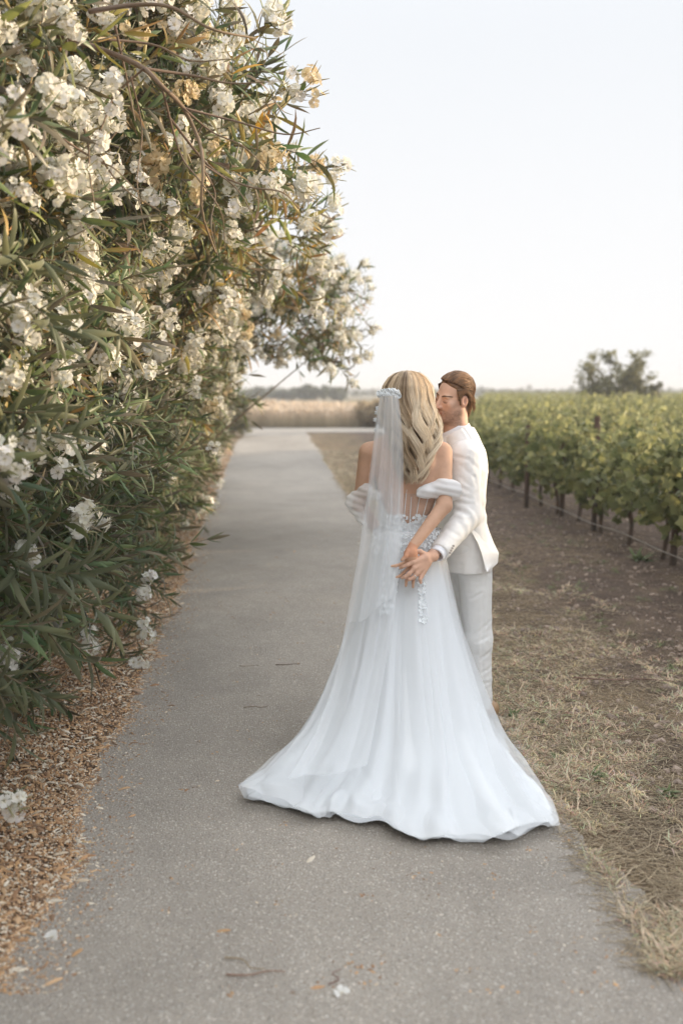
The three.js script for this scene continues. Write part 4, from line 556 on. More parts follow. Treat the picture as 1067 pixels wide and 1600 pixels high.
{ // veil with its gathered comb, hanging down her left side and onto the skirt
  const seen = new Map(), pr = (q) => { const d = q.clone().sub(camera.position), zz = -(d.y * sinP + d.z * cosP) * -1, yy = d.y * cosP - d.z * sinP; return [533.5 + d.x / -zz * FPX, 800 - yy / -zz * FPX]; };
  for (let i = 0; i <= 150; i++) for (let j = 0; j <= 120; j++) { const q = skirt(j / 120, -1.9 + i / 150 * 3.2, sk[2]), [x, y] = pr(q), k = Math.round(x / 8) + ',' + Math.round(y / 12); seen.set(k, Math.max(seen.get(k) ?? -99, q.z)); }
  const over = (x, y, z) => { let m = z; for (let i = -1; i <= 1; i++) for (let j = -1; j <= 1; j++) m = Math.max(m, (seen.get((Math.round(x / 8) + i) + ',' + (Math.round(y / 12) + j)) ?? -99) + 0.03); return m; };
  const rows = [[618, 593, 622, -4.600, -4.590], [650, 588, 626, -4.585, -4.565], [690, 583, 629, -4.590, -4.560], [730, 578, 630, -4.595, -4.575], [770, 573, 630, -4.590, -4.585], [815, 566, 629, -4.590, -4.585], [860, 560, 626, -4.565, -4.545], [920, 549, 620, -4.54, -4.52], [980, 538, 612, -4.50, -4.48], [1040, 527, 602, -4.46, -4.44], [1095, 512, 592, -4.44, -4.42], [1145, 492, 583, -4.4, -4.38], [1190, 466, 574, -4.36, -4.34], [1222, 446, 566, -4.3, -4.3]];
  const zg = []; for (let j = 0; j <= 80; j++) { zg.push([]); for (let i = 0; i <= 72; i++) { const q = j / 80 * (rows.length - 1), k = Math.min(Math.floor(q), rows.length - 2), R = rows[k].map((x, n) => lerp(x, rows[k + 1][n], q - k)); zg[j].push(R[0] > 835 ? over(lerp(R[1], R[2], i / 72), R[0], lerp(R[3], R[4], i / 72)) : lerp(R[3], R[4], i / 72)); } }
  for (let n = 0; n < 26; n++) for (let j = 1; j < 80; j++) for (let i = 0; i <= 72; i++) { const l = zg[j][Math.max(0, i - 1)], r = zg[j][Math.min(72, i + 1)]; zg[j][i] = Math.max(zg[j][i] - 0.001, (l + r + zg[j - 1][i] + zg[j + 1][i]) / 4); }
  for (let n = 0; n < 10; n++) for (let j = 1; j < 80; j++) for (let i = 0; i <= 72; i++) zg[j][i] = (zg[j][Math.max(0, i - 1)] + zg[j][Math.min(72, i + 1)] + zg[j - 1][i] + zg[j + 1][i]) / 4;
  const sheet = (ph, amp, l, rr, dz, end) => new GB().sheet(72, 80, (u, v) => {
    v *= end - 0.015 * (0.5 + 0.5 * Math.sin(u * 7 + ph)) - 0.05 * u; const q = v * (rows.length - 1), i = Math.min(Math.floor(q), rows.length - 2), s = q - i, R = rows[i].map((x, k) => lerp(x, rows[i + 1][k], s)), U = lerp(l, rr, u), gy = Math.min(v * 80, 79.999), gx = Math.min(U * 72, 71.999), iy = Math.floor(gy), ix = Math.floor(gx), z = lerp(lerp(zg[iy][ix], zg[iy][ix + 1], gx - ix), lerp(zg[iy + 1][ix], zg[iy + 1][ix + 1], gx - ix), gy - iy) + dz;
    const f = Math.sin(U * 21 + ph) * 0.5 + 0.35 * Math.sin(U * 36 + ph * 2 + v * 2) + 0.4 * noise(U * 6, v * 2, ph), am = amp * (0.35 + 0.65 * smooth(v, 0, 0.3)) * (1 - 0.6 * v);
    return { p: at(lerp(R[1], R[2], U) + f * 1.4 * (0.3 + v), R[0], z + f * am + 0.012 * Math.sin(Math.PI * U)), c: CL };
  }).geo();
  const veil = part('veil', mergeGeometries([sheet(0.4, 0.009, 0, 1, 0.010, 1), sheet(2.1, 0.010, 0.05, 0.93, 0.022, 0.62)]), veilMat, bride);
  const b = new GB(), r = rng(230); // ruched comb
  for (let k = 0; k < 46; k++) { const u = k / 45, p = at(lerp(592, 623, u), 616 - 3 * Math.sin(u * 3.1) + 3.5 * (r() - 0.5), -4.595 + 0.015 * Math.sin(u * 3) + 0.008 * r()), q = []; for (let i = 0; i <= 10; i++) { const a = i / 10 * 6.28; q.push(p.clone().add(V(Math.cos(a) * (0.006 + 0.006 * r()), Math.sin(a) * (0.009 + 0.008 * r()), 0.006 * Math.sin(a * 2)))); } b.tube(q, 0.0028, 5, CL, 1, false); }
  part('comb', b.geo(), laceMat, veil, true);
  const h = new GB(); // small blossoms and wire leaves in the hair
  const dot = (x, y, z, s) => { for (let k = 0; k < 5; k++) { const a = k * 1.2566; h.tube([at(x, y, z), at(x, y, z).add(V(Math.cos(a) * s, Math.sin(a) * s, 0.004))], (t) => s * 0.35 * (0.4 + t), 5, CL); } };
  for (const [x, y] of [[588, 645], [586, 656], [590, 666], [589, 638], [587, 672]]) dot(x, y, -4.72, 0.009);
  for (const [x, y] of [[650, 584], [656, 582], [645, 581], [658, 586]]) dot(x, y, -4.72, 0.006);
  part('hair_ornament', h.geo(), laceMat, bride);
}
// ------------- groom
const GX = at(728, 800, -5.02).x, GZ = -5.02;
const groom = thing('person', V(GX, 0, GZ), 'man in cream linen suit with swept-back brown hair, kissing the woman', 'person');
const GS = [0.71, 0.48, 0.37];
{ // head in its own frame: x to his left, y up, z to the front
  const C = at(708, 621, -4.965), yaw = -0.98, HM = new THREE.Matrix4().compose(C, new THREE.Quaternion().setFromEuler(new THREE.Euler(0.14, yaw, -0.22, 'YXZ')), V(0.93, 0.90, 0.93)), HI = HM.clone().invert();
  const e = V(0, 0, 0), L = (x, y, z) => V(x, y, z);
  const cran = egg(L(0, 0.032, -0.014), V(0.076, 0.092, 0.097)), face = egg(L(0, -0.040, 0.028), V(0.060, 0.088, 0.064)), chin = egg(L(0, -0.108, 0.066), V(0.025, 0.018, 0.022)), jaws = [-1, 1].map((s) => cone(L(s * 0.054, -0.06, 0.002), L(s * 0.018, -0.105, 0.062), 0.018, 0.018));
  const nose = cone(L(0, 0.012, 0.086), L(0, -0.034, 0.111), 0.009, 0.0125), nost = [-1, 1].map((s) => egg(L(s * 0.0125, -0.037, 0.101), V(0.009, 0.008, 0.011))), brow = cone(L(-0.036, 0.021, 0.073), L(0.036, 0.021, 0.073), 0.013, 0.013), cheek = [-1, 1].map((s) => egg(L(s * 0.043, -0.018, 0.062), V(0.022, 0.02, 0.02)));
  const sock = [-1, 1].map((s) => egg(L(s * 0.032, 0.003, 0.096), V(0.019, 0.013, 0.017))), lid = [-1, 1].map((s) => egg(L(s * 0.031, -0.001, 0.0745), V(0.0155, 0.0115, 0.0125)));
  const lipU = cone(L(-0.017, -0.068, 0.086), L(0.017, -0.068, 0.086), 0.0065, 0.0065), lipM = egg(L(0, -0.067, 0.092), V(0.014, 0.006, 0.007)), lipL = cone(L(-0.013, -0.078, 0.085), L(0.013, -0.078, 0.085), 0.0075, 0.0075), slit = cone(L(-0.02, -0.0728, 0.094), L(0.02, -0.0728, 0.094), 0.0022, 0.0022);
  const ear = [-1, 1].map((s) => egg(L(s * 0.078, -0.004, -0.008), V(0.013, 0.033, 0.024))), earIn = [-1, 1].map((s) => egg(L(s * 0.089, -0.001, -0.004), V(0.008, 0.02, 0.011)));
  const neckA = at(712, 678, -5.0), neckB = at(711, 640, -4.985), nk = cone(neckA, neckB, 0.064, 0.058);
  const headF = (x, y, z) => { let d = smin(cran(x, y, z), face(x, y, z), 0.035); d = smin(d, smin(jaws[0](x, y, z), jaws[1](x, y, z), 0.01), 0.025); d = smin(d, chin(x, y, z), 0.02); d = smin(d, brow(x, y, z), 0.014); for (const k of [0, 1]) { d = smin(d, cheek[k](x, y, z), 0.02); d = smax(d, -sock[k](x, y, z), 0.012); d = smin(d, lid[k](x, y, z), 0.004); } d = smin(d, nose(x, y, z), 0.012); d = smin(d, Math.min(nost[0](x, y, z), nost[1](x, y, z)), 0.006); d = smin(d, Math.min(lipU(x, y, z), lipM(x, y, z)), 0.006); d = smin(d, lipL(x, y, z), 0.006); d = smax(d, -slit(x, y, z), 0.003); const ea = Math.min(smax(ear[0](x, y, z), -earIn[0](x, y, z), 0.006), smax(ear[1](x, y, z), -earIn[1](x, y, z), 0.006)); return smin(d, ea, 0.006); };
  const f = (x, y, z) => { e.set(x, y, z).applyMatrix4(HI); return smin(headF(e.x, e.y, e.z), nk(x, y, z), 0.03); };
  const col = (P) => { e.copy(P).applyMatrix4(HI); let c = skinTone(GS, P, 0.8); c = mixc(c, [0.42, 0.235, 0.165], 0.5 * Math.exp(-(((Math.abs(e.x) - 0.031) / 0.016) ** 2) - (((e.y + 0.002) / 0.009) ** 2)) * smooth(e.z, 0.05, 0.07)); c = mixc(c, [0.72, 0.44, 0.33], 0.4 * Math.exp(-(((Math.abs(e.x) - 0.042) / 0.02) ** 2) - ((e.y + 0.025) / 0.022) ** 2)); c = mixc(c, [0.62, 0.34, 0.25], 0.5 * Math.exp(-(((e.y + 0.035) / 0.014) ** 2)) * smooth(e.z, 0.095, 0.115)); c = mixc(c, [0.62, 0.33, 0.25], 0.6 * smooth(Math.abs(e.x), 0.074, 0.082)); const lip = Math.exp(-((e.x / 0.020) ** 4) - (((e.y + 0.0725) / 0.0095) ** 4)) * smooth(e.z, 0.075, 0.085); c = mixc(c, [0.40, 0.165, 0.135], 0.75 * lip);
    const bd = smooth(-e.y, 0.040, 0.062) * smooth(e.z, -0.015, 0.015) * (1 - lip) * (1 - smooth(-e.y, 0.135, 0.16)); const must = Math.exp(-(((e.y + 0.057) / 0.008) ** 2)) * smooth(e.z, 0.075, 0.09); return mixc(c, [0.16, 0.095, 0.062], clamp(0.66 * Math.max(bd * (1 - 0.6 * Math.exp(-(((Math.abs(e.x) - 0.05) / 0.016) ** 2) - ((e.y + 0.05) / 0.02) ** 2)), must) * (0.8 + 0.5 * nz(P.x, P.y, P.z, 400)), 0, 1)); };
  const headG = nets(f, V(C.x - 0.13, C.y - 0.24, C.z - 0.13), V(C.x + 0.14, C.y + 0.15, C.z + 0.14), 0.0032, col);
  // left hand over her palm
  const w = at(677, 869, -4.555), H = [cone(w, Z6(560, 290, -4.55), 0.026, 0.024), cone(Z6(560, 280, -4.545), Z6(400, 345, -4.505), 0.021, 0.0125), cone(Z6(560, 320, -4.55), Z6(415, 430, -4.498), 0.022, 0.0125), cone(Z6(580, 340, -4.55), Z6(450, 500, -4.50), 0.021, 0.012), cone(Z6(600, 350, -4.555), Z6(515, 535, -4.515), 0.020, 0.0115)];
  const fin = [chain([Z6(400, 345, -4.505), Z6(320, 378, -4.492), Z6(262, 402, -4.490), Z6(226, 420, -4.496)], 0.0105, 0.0075), chain([Z6(415, 430, -4.498), Z6(345, 505, -4.486), Z6(290, 545, -4.484), Z6(252, 558, -4.490)], 0.0108, 0.0075), chain([Z6(450, 500, -4.50), Z6(400, 560, -4.488), Z6(350, 580, -4.486), Z6(318, 575, -4.496)], 0.0102, 0.007), chain([Z6(515, 535, -4.515), Z6(500, 585, -4.498), Z6(510, 625, -4.498)], 0.0092, 0.0066), chain([Z6(600, 250, -4.56), Z6(500, 195, -4.535), Z6(430, 185, -4.528), Z6(400, 230, -4.52)], 0.013, 0.009)];
  const hand = nets((x, y, z) => { let d = 9; for (const g of H) d = smin(d, g(x, y, z), 0.010); for (const g of fin) d = smin(d, g(x, y, z), 0.007); return d; }, V(0.18, 0.74, -4.63), V(0.50, 1.0, -4.39), 0.003, (P) => skinTone(mixc(GS, [0.54, 0.30, 0.21], 0.4), P, 1));
  const shoeC = [at(752, 1108, -4.98), at(742, 1100, -5.14)];
  const foot = nets((x, y, z) => { let d = 9; for (const c of shoeC) d = Math.min(d, cone(V(c.x + 0.05, 0.05, c.z), V(c.x - 0.14, 0.035, c.z + 0.04), 0.042, 0.036)(x, y, z)); return smax(d, 0.006 - y, 0.01); }, V(GX - 0.3, -0.01, GZ - 0.3), V(GX + 0.25, 0.14, GZ + 0.25), 0.008, () => [0.35, 0.22, 0.12]);
  const armG = new GB().tube(curve([at(711, 668, -4.985), at(718, 700, -4.93), at(728, 720, -4.86), at(731, 800, -4.80), at(704, 842, -4.67), w.clone().add(V(-0.012, 0, 0.0))], 30), (t) => 0.046 - 0.02 * t, 10, (t) => GS);
  part('body', mergeGeometries([headG, hand, armG.geo()]), skinMat, groom);
  part('shoes', foot, std({ vertexColors: true, roughness: 0.5 }), groom);
  { const a = Z6(445, 528, -4.494), b2 = Z6(402, 558, -4.488), dir = b2.clone().sub(a).normalize(); const q = lookQ(dir, V(0, 0, 1)), t = new THREE.TorusGeometry(0.0112, 0.0018, 8, 24); t.rotateX(Math.PI / 2); const m = part('ring', t, silverMat, groom, true); m.applyMatrix4(M4(a.clone().lerp(b2, 0.45).sub(groom.position), q, 1)); }
  // hair combed back from the brow to the nape
  const r = rng(240), b = new GB(), T = (x, y, z) => V(x, y, z).applyMatrix4(HM);
  const tone = (k, t) => mixc(mixc([0.09, 0.053, 0.032], [0.36, 0.20, 0.105], k), [0.48, 0.28, 0.145], 0.35 * t * k);
  const cap = nets((x, y, z) => { e.set(x, y, z).applyMatrix4(HI); const hl = 0.062 + 0.045 * (1 - smooth(Math.abs(e.x), 0.0, 0.062)) - 0; let d = egg(L(0, 0.034, -0.017), V(0.082, 0.099, 0.102))(e.x, e.y, e.z); d = smin(d, cone(L(0, -0.03, -0.085), L(0, -0.115, -0.080), 0.050, 0.034)(e.x, e.y, e.z), 0.03); const zf = keys([[0.12, 0.075], [0.085, 0.060], [0.06, 0.042 - 0.01 * smooth(Math.abs(e.x), 0.03, 0.06)], [0.03, 0.030], [0.0, 0.026], [-0.03, 0.018], [-0.042, -0.028], [-0.11, -0.045]], e.y)[1], front = e.z - zf; d = smax(d, front, 0.008); const lo = -e.y - 0.125; d = smax(d, lo, 0.01); const earC = egg(L(0.08, -0.008, 0.0), V(0.018, 0.032, 0.026))(e.x, e.y, e.z); return smax(smax(d, -earC, 0.004), -egg(L(-0.08, -0.008, 0.0), V(0.018, 0.032, 0.026))(e.x, e.y, e.z), 0.004); }, V(C.x - 0.15, C.y - 0.16, C.z - 0.15), V(C.x + 0.15, C.y + 0.16, C.z + 0.15), 0.005, (P) => tone(0.3 + 0.3 * nz(P.x, P.y, P.z, 120), 0));
  for (let s = 0; s < 2600; s++) {
    const u = r() * 2 - 1, sx = u, dr = 0.25 * (r() - 0.5), pts = [], n = 16, k = r(), lift = 0.001 + 0.008 * r() ** 1.5, t0 = 0.35 * r() * r(), t1 = 0.6 + 0.4 * r(), wv = 0.001 + 0.002 * r(), r0 = r();
    for (let i = 0; i <= n; i++) {
      const t = lerp(t0, t1, i / n), th = lerp(0.85 - 0.42 * Math.abs(sx) ** 2, -2.15, t), y0 = 0.034, yy = Math.cos(th), zz = Math.sin(th); // along the skull from the forehead over to the nape
      const hx = Math.sin((sx + dr * t) * 1.35) * (0.083 + lift), ring = Math.sqrt(Math.max(0.05, 1 - (hx / 0.092) ** 2));
      let y = y0 + yy * (0.101 + lift) * ring, z = -0.017 + zz * (0.104 + lift) * ring; const down = smooth(-th, 1.35, 2.15); y -= down * 0.075; z += down * 0.008 + 0.006 * Math.sin(down * 3);
      pts.push(T(hx * (1 - 0.25 * down) + wv * Math.sin(t * 11 + s), y + wv * Math.cos(t * 9 + s * 1.7), z));
    } b.tube(pts, (q) => (0.0007 + 0.0009 * r0) * (q > 0.85 ? (1 - q) * 6 + 0.15 : 1), 4, (q) => tone(k, q));
  }
  for (const sd of [-1, 1]) for (let s = 0; s < 170; s++) { // temples, swept back over the ears
    const k = r() * 0.8, q0 = r(), y0 = lerp(0.066, -0.026, q0), z0 = lerp(0.040, 0.018, q0) + 0.006 * r(), lift = 0.002 + 0.006 * r(), e1 = V(sd * (0.060 + 0.01 * r()), lerp(0.0, -0.115, q0 * 0.5 + 0.5 * r()), -0.085 - 0.02 * r());
    const m1 = V(sd * (0.083 + lift), lerp(0.058, 0.030, q0) + 0.012 * r(), -0.01), m2 = V(sd * (0.082 + lift), lerp(0.03, -0.03, q0), -0.05 - 0.01 * r());
    if (q0 > 0.72) { b.tube(curve([T(sd * (0.0755 + lift), y0 + 0.03, z0), T(sd * (0.0765 + lift), y0, z0 - 0.004)], 4), 0.0012, 4, tone(k * 0.5, 0)); continue; }
    b.tube(curve([T(sd * (0.0735 + lift * 0.5), y0, z0), m1.applyMatrix4(HM), m2.applyMatrix4(HM), e1.applyMatrix4(HM)], 12), (q) => (0.0012 + 0.0012 * k) * (q > 0.85 ? (1 - q) * 6 + 0.15 : 1), 4, (q) => tone(k, q));
  }
  part('hair', mergeGeometries([cap, b.geo()]), hairMat, groom);
  const eb = new GB(); // brows and closed lashes
  const face0 = (x, y) => { for (let z = 0.13; z > 0; z -= 0.0008) if (headF(x, y, z) <= 0) return z; return 0; };
  for (const s of [-1, 1]) {
    for (let i = 0; i < 120; i++) { const u = r(), x = s * lerp(0.012, 0.050, u), y = 0.0215 + 0.007 * Math.sin(u * 2.4) + (0.0065 - 0.004 * u) * (r() - 0.5), x2 = x + s * 0.008, y2 = y + 0.003 - 0.005 * u; eb.tube([T(x, y, face0(x, y) + 0.0006), T(x2, y2, face0(x2, y2) + 0.0012)], 0.0010, 3, [0.13, 0.08, 0.05]); }
    const l = []; for (let i = 0; i <= 12; i++) { const u = i / 6 - 1, x = s * 0.031 + u * 0.0145, y = -0.006 - 0.0035 * (1 - u * u); l.push(T(x, y, face0(x, y) + 0.0004)); } eb.tube(l, 0.0013, 4, [0.05, 0.03, 0.02]);
    for (let i = 0; i < 9; i++) { const u = r() * 2 - 1, x = s * 0.031 + u * 0.014, y = -0.006 - 0.0035 * (1 - u * u), z = face0(x, y); eb.tube([T(x, y, z), T(x + 0.002 * u, y - 0.003, z + 0.003)], 0.0005, 3, [0.05, 0.03, 0.02]); }
  }
  part('eyebrows', eb.geo(), hairMat, groom);
}
{ // linen jacket, sleeve, flared back panel, trousers, shirt
  const S = at(727, 712, -4.86), E = at(731, 806, -4.80), W = at(686, 862, -4.59), S2 = at(708, 706, -5.22), E2 = at(690, 800, -5.28);
  const tab = [[1.52, 0.070, 0.085], [1.45, 0.088, 0.15], [1.38, 0.104, 0.185], [1.28, 0.112, 0.19], [1.15, 0.108, 0.172], [1.05, 0.106, 0.165], [0.92, 0.112, 0.172], [0.76, 0.125, 0.18]], yawT = 0.30, cy = Math.cos(yawT), sy = Math.sin(yawT);
  const axisX = (y) => at(719, 760, GZ).x + lerp(0.024, 0, smooth(y, 0.8, 1.15)) - 0.020 * smooth(y, 1.32, 1.5);
  const body = (x, y, z) => { const k = keys(tab, y), dx = x - axisX(y), dz = z - GZ, u = (dx * cy - dz * sy) / k[1], v = (dx * sy + dz * cy) / k[2], e = Math.pow(Math.abs(u) ** 2.4 + Math.abs(v) ** 2.4, 1 / 2.4); return Math.max((e - 1) * Math.min(k[1], k[2]) * 0.9, y - 1.50); };
  const up = cone(S, E, 0.078, 0.063), fo = cone(E, W, 0.062, 0.047), up2 = cone(S2, E2, 0.075, 0.06), sh = cone(at(716, 684, -4.98), S, 0.045, 0.062), sh2 = cone(at(712, 684, -5.05), S2, 0.045, 0.06);
  const wr = (x, y, z) => 0.0022 * nz(x, y * 0.6, z, 18) + 0.0022 * (Math.abs(nz(x, y, z, 34)) - 0.3);
  const C4 = (x, y) => at(500 + x / 3.334, 550 + y / 3.334, -4.78), segs = (l) => l.map(([a, b2]) => [C4(...a), C4(...b2)]);
  const crease = (list, wd, dp) => (x, y, z) => { if (z < -4.98) return 0; let s = 0; for (const [a, c] of list) { const dx = c.x - a.x, dy = c.y - a.y, t = clamp(((x - a.x) * dx + (y - a.y) * dy) / (dx * dx + dy * dy), 0, 1), e = Math.hypot(x - a.x - t * dx, y - a.y - t * dy) / wd; if (e < 5) s += Math.exp(-e * e) * (0.4 + 0.6 * Math.sin(Math.PI * (0.1 + 0.8 * t))) - 0.55 * Math.exp(-((e - 2.2) ** 2)); } return s * dp; };
  const crS = crease(segs([[[705, 545], [770, 560]], [[770, 560], [818, 605]], [[735, 595], [800, 650]], [[800, 650], [812, 700]], [[725, 650], [790, 705]], [[715, 695], [775, 722]], [[705, 735], [785, 765]], [[690, 778], [790, 790]], [[690, 815], [770, 835]], [[680, 850], [750, 868]], [[650, 905], [700, 935]]]), 0.0075, 0.0020);
  const crB = crease(segs([[[745, 372], [805, 480]], [[805, 480], [838, 620]], [[838, 620], [836, 735]], [[800, 700], [835, 690]], [[805, 740], [838, 735]]]), 0.005, 0.004);
  const bodyJ = nets((x, y, z) => { let d = body(x, y, z); d = smin(d, smin(sh(x, y, z), sh2(x, y, z), 0.03), 0.05); d = smin(d, up2(x, y, z), 0.03); d += wr(x, y, z) + crB(x, y, z) + 0.002 * Math.sin((y + 0.5 * x) * 70) * smooth(y, 0.98, 1.06) * (1 - smooth(y, 1.1, 1.2)); d = smax(d, 0.775 - y, 0.008); return smax(d, -cone(at(712, 690, -4.99), at(709, 640, -4.97), 0.066, 0.066)(x, y, z), 0.008); }, V(GX - 0.32, 0.76, -5.42), V(GX + 0.22, 1.56, -4.76), 0.007);
  const jacket = part('jacket', bodyJ, suitMat, groom);
  const aEW = W.clone().sub(E), lEW = aEW.length(); aEW.normalize(); const aSE = E.clone().sub(S), lSE = aSE.length(); aSE.normalize();
  const slv = nets((x, y, z) => {
    let d = smin(up(x, y, z), fo(x, y, z), 0.03); const s1 = (x - S.x) * aSE.x + (y - S.y) * aSE.y + (z - S.z) * aSE.z, s2 = (x - E.x) * aEW.x + (y - E.y) * aEW.y + (z - E.z) * aEW.z;
    d += crS(x, y, z) + wr(x, y, z) + 0.003 * Math.sin(s2 * 80 - x * 40 + 2 * nz(x, y, z, 12)) * smooth(s2, 0.0, 0.05) * (1 - smooth(s2, 0.1, 0.2));
    return smax(d, s2 - lEW, 0.004); // cut at the cuff
  }, V(GX - 0.24, 0.80, -5.0), V(GX + 0.17, 1.52, -4.54), 0.005);
  const sleeve = part('sleeve', slv, suitMat, jacket, true);
  { const b = new GB(); for (let k = 0; k < 4; k++) { const p = at(708 - 3.0 * k * 0.6, 853 + 3.6 * k, -4.575 + 0.004 * k); const c = new THREE.CylinderGeometry(0.0055, 0.005, 0.004, 10); b.add(c, M4(p, lookQ(V(0.45, 0.1, 1), V(0, 1, 0)), 1)); } part('cuff_buttons', b.geo(), std({ color: new THREE.Color(0.40, 0.36, 0.33), roughness: 0.5 }), jacket, true); }
  const cuffC = nets((x, y, z) => { const s2 = (x - E.x) * aEW.x + (y - E.y) * aEW.y + (z - E.z) * aEW.z; let d = cone(E, W.clone().addScaledVector(aEW, 0.06), 0.05, 0.036)(x, y, z); d = smax(d, s2 - lEW - 0.028, 0.003); d = smax(d, lEW - 0.06 - s2, 0.003); return smax(d, -(cone(E, W.clone().addScaledVector(aEW, 0.06), 0.042, 0.028)(x, y, z)) , 0.002); }, V(GX - 0.26, 0.78, -4.76), V(GX + 0.05, 1.02, -4.46), 0.004);
  const shirt = part('shirt', cuffC, shirtMat, groom);
  // shirt collar and jacket collar round the neck
  const band = (r0, r1, y0, y1, ax, tilt) => new GB().sheet(40, 6, (u, v) => { const a = u * 6.283, rr = lerp(r0, r1, v), c = at(712, 678, -5.0); return { p: V(c.x + Math.sin(a) * rr + lerp(0, ax, v), lerp(y0, y1, v) + tilt * Math.sin(a) * 0.05 , c.z + Math.cos(a) * rr * 1.05) }; }).geo();
  part('collar', band(0.078, 0.066, 1.432, 1.50, -0.012, 0.7), shirtMat, shirt, true);
  part('collar', band(0.106, 0.072, 1.405, 1.483, -0.008, 0.75), suitMat, jacket, true);
  // flared back panel: a curved sheet with thickness, hanging free below the vent
  const rowsP = [[806, 728, 757, -4.86, -4.95], [830, 736, 764, -4.845, -4.96], [848, 746, 771, -4.83, -4.97], [864, 752, 779, -4.82, -4.98], [880, 756, 777, -4.81, -4.975], [893, 759, 763, -4.805, -4.83]];
  const sheetP = (dz) => new GB().sheet(16, 30, (u, v) => { const q = v * (rowsP.length - 1), i = Math.min(Math.floor(q), rowsP.length - 2), s = q - i, R = rowsP[i].map((x, k) => lerp(x, rowsP[i + 1][k], s)); return { p: at(lerp(R[1], R[2], u) , R[0] , lerp(R[3], R[4], u) + dz + 0.015 * Math.sin(u * 3.1) + 0.006 * noise(u * 3, v * 4, 5)) }; }).geo();
  part('back_panel', mergeGeometries([sheetP(0), sheetP(-0.006)]), suitMat, jacket, true);
  const legs = [[at(741, 880, -4.96), at(745, 1000, -4.965), at(750, 1098, -4.98)], [at(727, 880, -5.10), at(732, 1000, -5.11), at(738, 1098, -5.14)]];
  const crT = crease([[[757, 900], [752, 1010]], [[752, 1010], [757, 1095]], [[735, 935], [752, 925]], [[748, 985], [766, 972]], [[744, 1002], [764, 994]], [[750, 1030], [768, 1018]], [[752, 1052], [768, 1045]], [[748, 1070], [766, 1068]], [[764, 905], [766, 1000]]].map(([a, b2]) => [at(...a, -4.9), at(...b2, -4.9)]), 0.007, 0.0028);
  const tf = (x, y, z) => { let d = 9; for (const [a, k, c] of legs) { const q = smin(cone(a, k, 0.088, 0.072)(x, y, z), cone(k, c, 0.072, 0.062)(x, y, z), 0.03); d = smin(d, q, 0.012); } d = smin(d, egg(V(axisX(0.85), 0.90, GZ), V(0.11, 0.12, 0.17))(x, y, z), 0.05); d += wr(x, y, z) + crT(x, y, z) - 0.002 * Math.sin(y * 55 + x * 25 + 2 * nz(x, y, z, 9)) * (1 - smooth(y, 0.18, 0.5)) * (0.5 + 0.5 * nz(x, y, z, 7)); return smax(d, 0.045 - y, 0.006); };
  part('trousers', nets(tf, V(GX - 0.24, 0.03, -5.34), V(GX + 0.24, 1.0, -4.76), 0.007), trouserMat, groom);
}
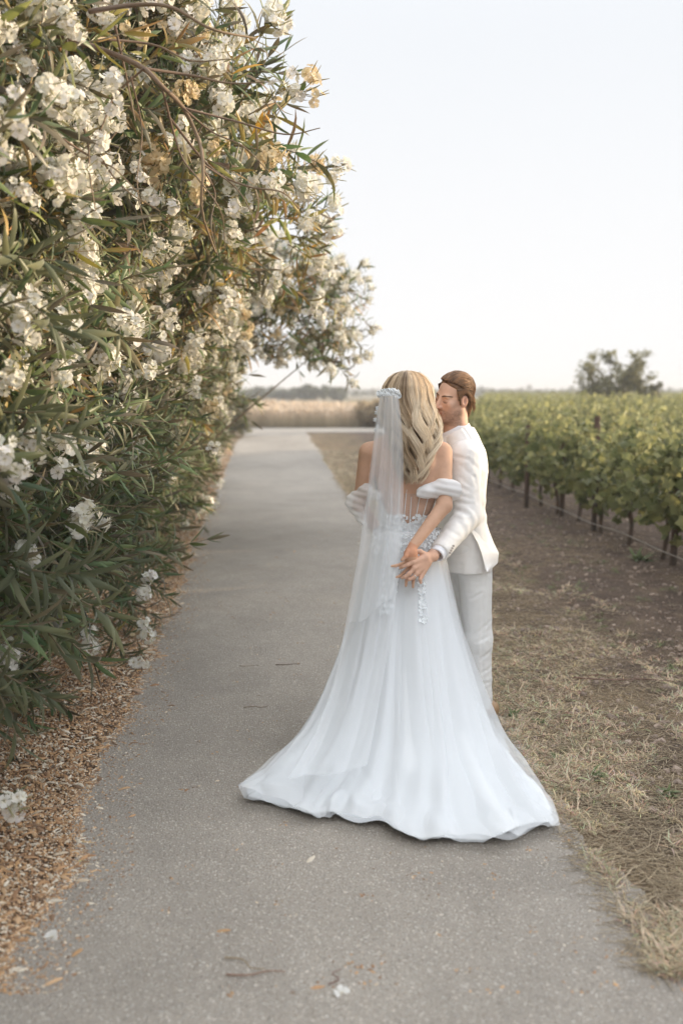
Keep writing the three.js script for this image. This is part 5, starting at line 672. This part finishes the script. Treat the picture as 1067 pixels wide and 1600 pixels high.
// ---------------------------------------------------------------- single fallen leaves and twigs that stand out
{
  const dryLeaf = (len, wid, bend) => bladeGeo(len, wid, 6, bend, 0.6), M = (c) => std({ vertexColors: true, color: new THREE.Color(...c), roughness: 0.8 });
  const put = (name, geo, mat, px, py, q, label, cat) => { const p = onGround(px, py, 0.008), m = part(name, geo, mat, scene, true); m.name = numbered(name); m.position.copy(p); if (lane(p.x, p.z) < PL) m.position.y = groundY(p.x, p.z) + 0.02; m.quaternion.copy(q); tag(m, label, cat); };
  const flat = (a) => Q(Math.PI / 2 - 0.12, a, 0.25), twig = (l, r, k) => new GB().tube(curve([V(-l / 2, 0.004, 0), V(-l * 0.1, 0.006, k), V(l * 0.2, 0.004, -k * 0.5), V(l / 2, 0.006, k * 0.4)], 10), (t) => r * (1 - 0.5 * t), 5, [1, 1, 1]).geo(), N = Q(0, 0.1, 0);
  put('fallen_leaf', dryLeaf(0.11, 0.028, 0.9), M([0.42, 0.29, 0.2]), 205, 1080, flat(1.5), 'broad tan dry leaf lying in the litter at its edge with the path', 'leaf');
  put('fallen_leaf', dryLeaf(0.05, 0.02, 0.9), M([0.10, 0.07, 0.05]), 252, 1014, flat(2.4), 'dark curled leaf at the litter edge below the trailing white flowers', 'leaf');
  put('fallen_leaf', dryLeaf(0.07, 0.018, 0.5), M([0.62, 0.55, 0.42]), 132, 1160, flat(2.7), 'pale cream dry leaf in the middle of the left litter', 'leaf');
  put('fallen_leaf', dryLeaf(0.05, 0.016, 0.6), M([0.44, 0.40, 0.16]), 122, 1345, flat(2.2), 'small yellow-green leaf alone on the asphalt at lower left', 'leaf');
  put('fallen_leaf', dryLeaf(0.12, 0.02, 0.4), M([0.50, 0.36, 0.2]), 118, 1313, flat(1.6), 'long narrow orange-brown leaf sticking out of the litter onto the path', 'leaf');
  put('fallen_blossom', flowerGeo, petalMat, 80, 1465, Q(0.5, 0, 0.3), 'single white blossom dropped on the asphalt at lower left', 'flower');
  put('fallen_blossom', flowerGeo, petalMat, 535, 1553, Q(0.6, 1, 0.2), 'small pale blossom on the asphalt near the bottom of the frame', 'flower');
  put('fallen_twig', twig(0.15, 0.003, 0.012), M([0.17, 0.12, 0.09]), 450, 1039, N, 'dark twig on the path left of the veil', 'twig');
  put('fallen_twig', twig(0.13, 0.0025, -0.01), M([0.25, 0.19, 0.14]), 400, 1106, N, 'thin twig on the path left of the skirt', 'twig');
  put('fallen_twig', twig(0.12, 0.0025, 0.012), M([0.45, 0.38, 0.3]), 390, 1041, N, 'pale split twig farther left on the path', 'twig');
  put('fallen_twig', twig(0.17, 0.0028, 0.012), M([0.26, 0.15, 0.10]), 400, 1522, N, 'reddish brown twig in the foreground of the path', 'twig');
  put('fallen_twig', twig(0.14, 0.0022, -0.014), M([0.33, 0.25, 0.15]), 382, 1508, Q(0, -0.5, 0), 'forked tan twig touching the reddish one in the foreground', 'twig');
  put('fallen_twig', twig(0.08, 0.002, 0.02), M([0.22, 0.12, 0.10]), 521, 1528, Q(0, 1.2, 0), 'short curved dark twig near the bottom middle of the path', 'twig');
  const b = new GB(); b.add(twig(0.55, 0.005, 0.03), new THREE.Matrix4(), [1, 1, 1]); b.add(twig(0.25, 0.003, 0.03), M4(V(0.05, 0.01, 0.03), Q(0, 0.6, 0.1), 1), [1, 1, 1]); b.add(twig(0.2, 0.003, -0.02), M4(V(-0.1, 0.01, -0.02), Q(0, -0.5, 0.15), 1), [1, 1, 1]);
  put('fallen_branch', b.geo(), M([0.20, 0.12, 0.09]), 970, 1062, Q(0, -0.12, 0), 'brown branched stick lying on the soil right of the verge', 'branch');
}
{ // weeds with green leaves
  const r = rng(301), mat = phy({ vertexColors: true, roughness: 0.8, transmission: 0.3, thickness: 0 });
  [[842, 1132, 0.7, 'small green weed at the right path edge beside the train'], [800, 1122, 0.8, 'flat green weed nearest the skirt on the right path edge'], [1040, 1240, 0.9, 'green weed in the dry grass near the right frame edge'], [867, 1185, 0.5, 'tiny green sprout on the right path edge'], [930, 1215, 0.9, 'greenish tuft on the verge with a few upright stalks'], [1000, 880, 2.4, 'leafy green sucker plant at the foot of the front vines'], [935, 800, 1.6, 'low green weeds under the front vine row']].forEach(([px, py, s, label]) => {
    const b = new GB(); for (let i = 0; i < 26; i++) b.add(bladeGeo(0.03 + 0.04 * r(), 0.010, 3, 0.7, 0.4, [0.10, 0.14, 0.05], [0.17, 0.20, 0.08]), M4(V((r() - 0.5) * 0.05, 0, (r() - 0.5) * 0.05), Q(0.2 + 1.1 * r(), r() * 6.3, 0), 0.8 + 0.6 * r()));
    const p = onGround(px, py); p.y = lane(p.x, p.z) < edgeR(-p.z) ? 0.005 : groundY(p.x, p.z); const t = thing('weed', p, label, 'weed'), st = new GB().tube([V(0, -0.01, 0), V(0.002, 0.02, 0)], 0.002, 4, [0.2, 0.2, 0.1]); part('stem', st.geo(), mat, t, true); part('leaves', b.geo(), mat, t, true).userData.kind = 'stuff'; t.scale.setScalar(s);
  });
}
renderer.render(scene, camera);
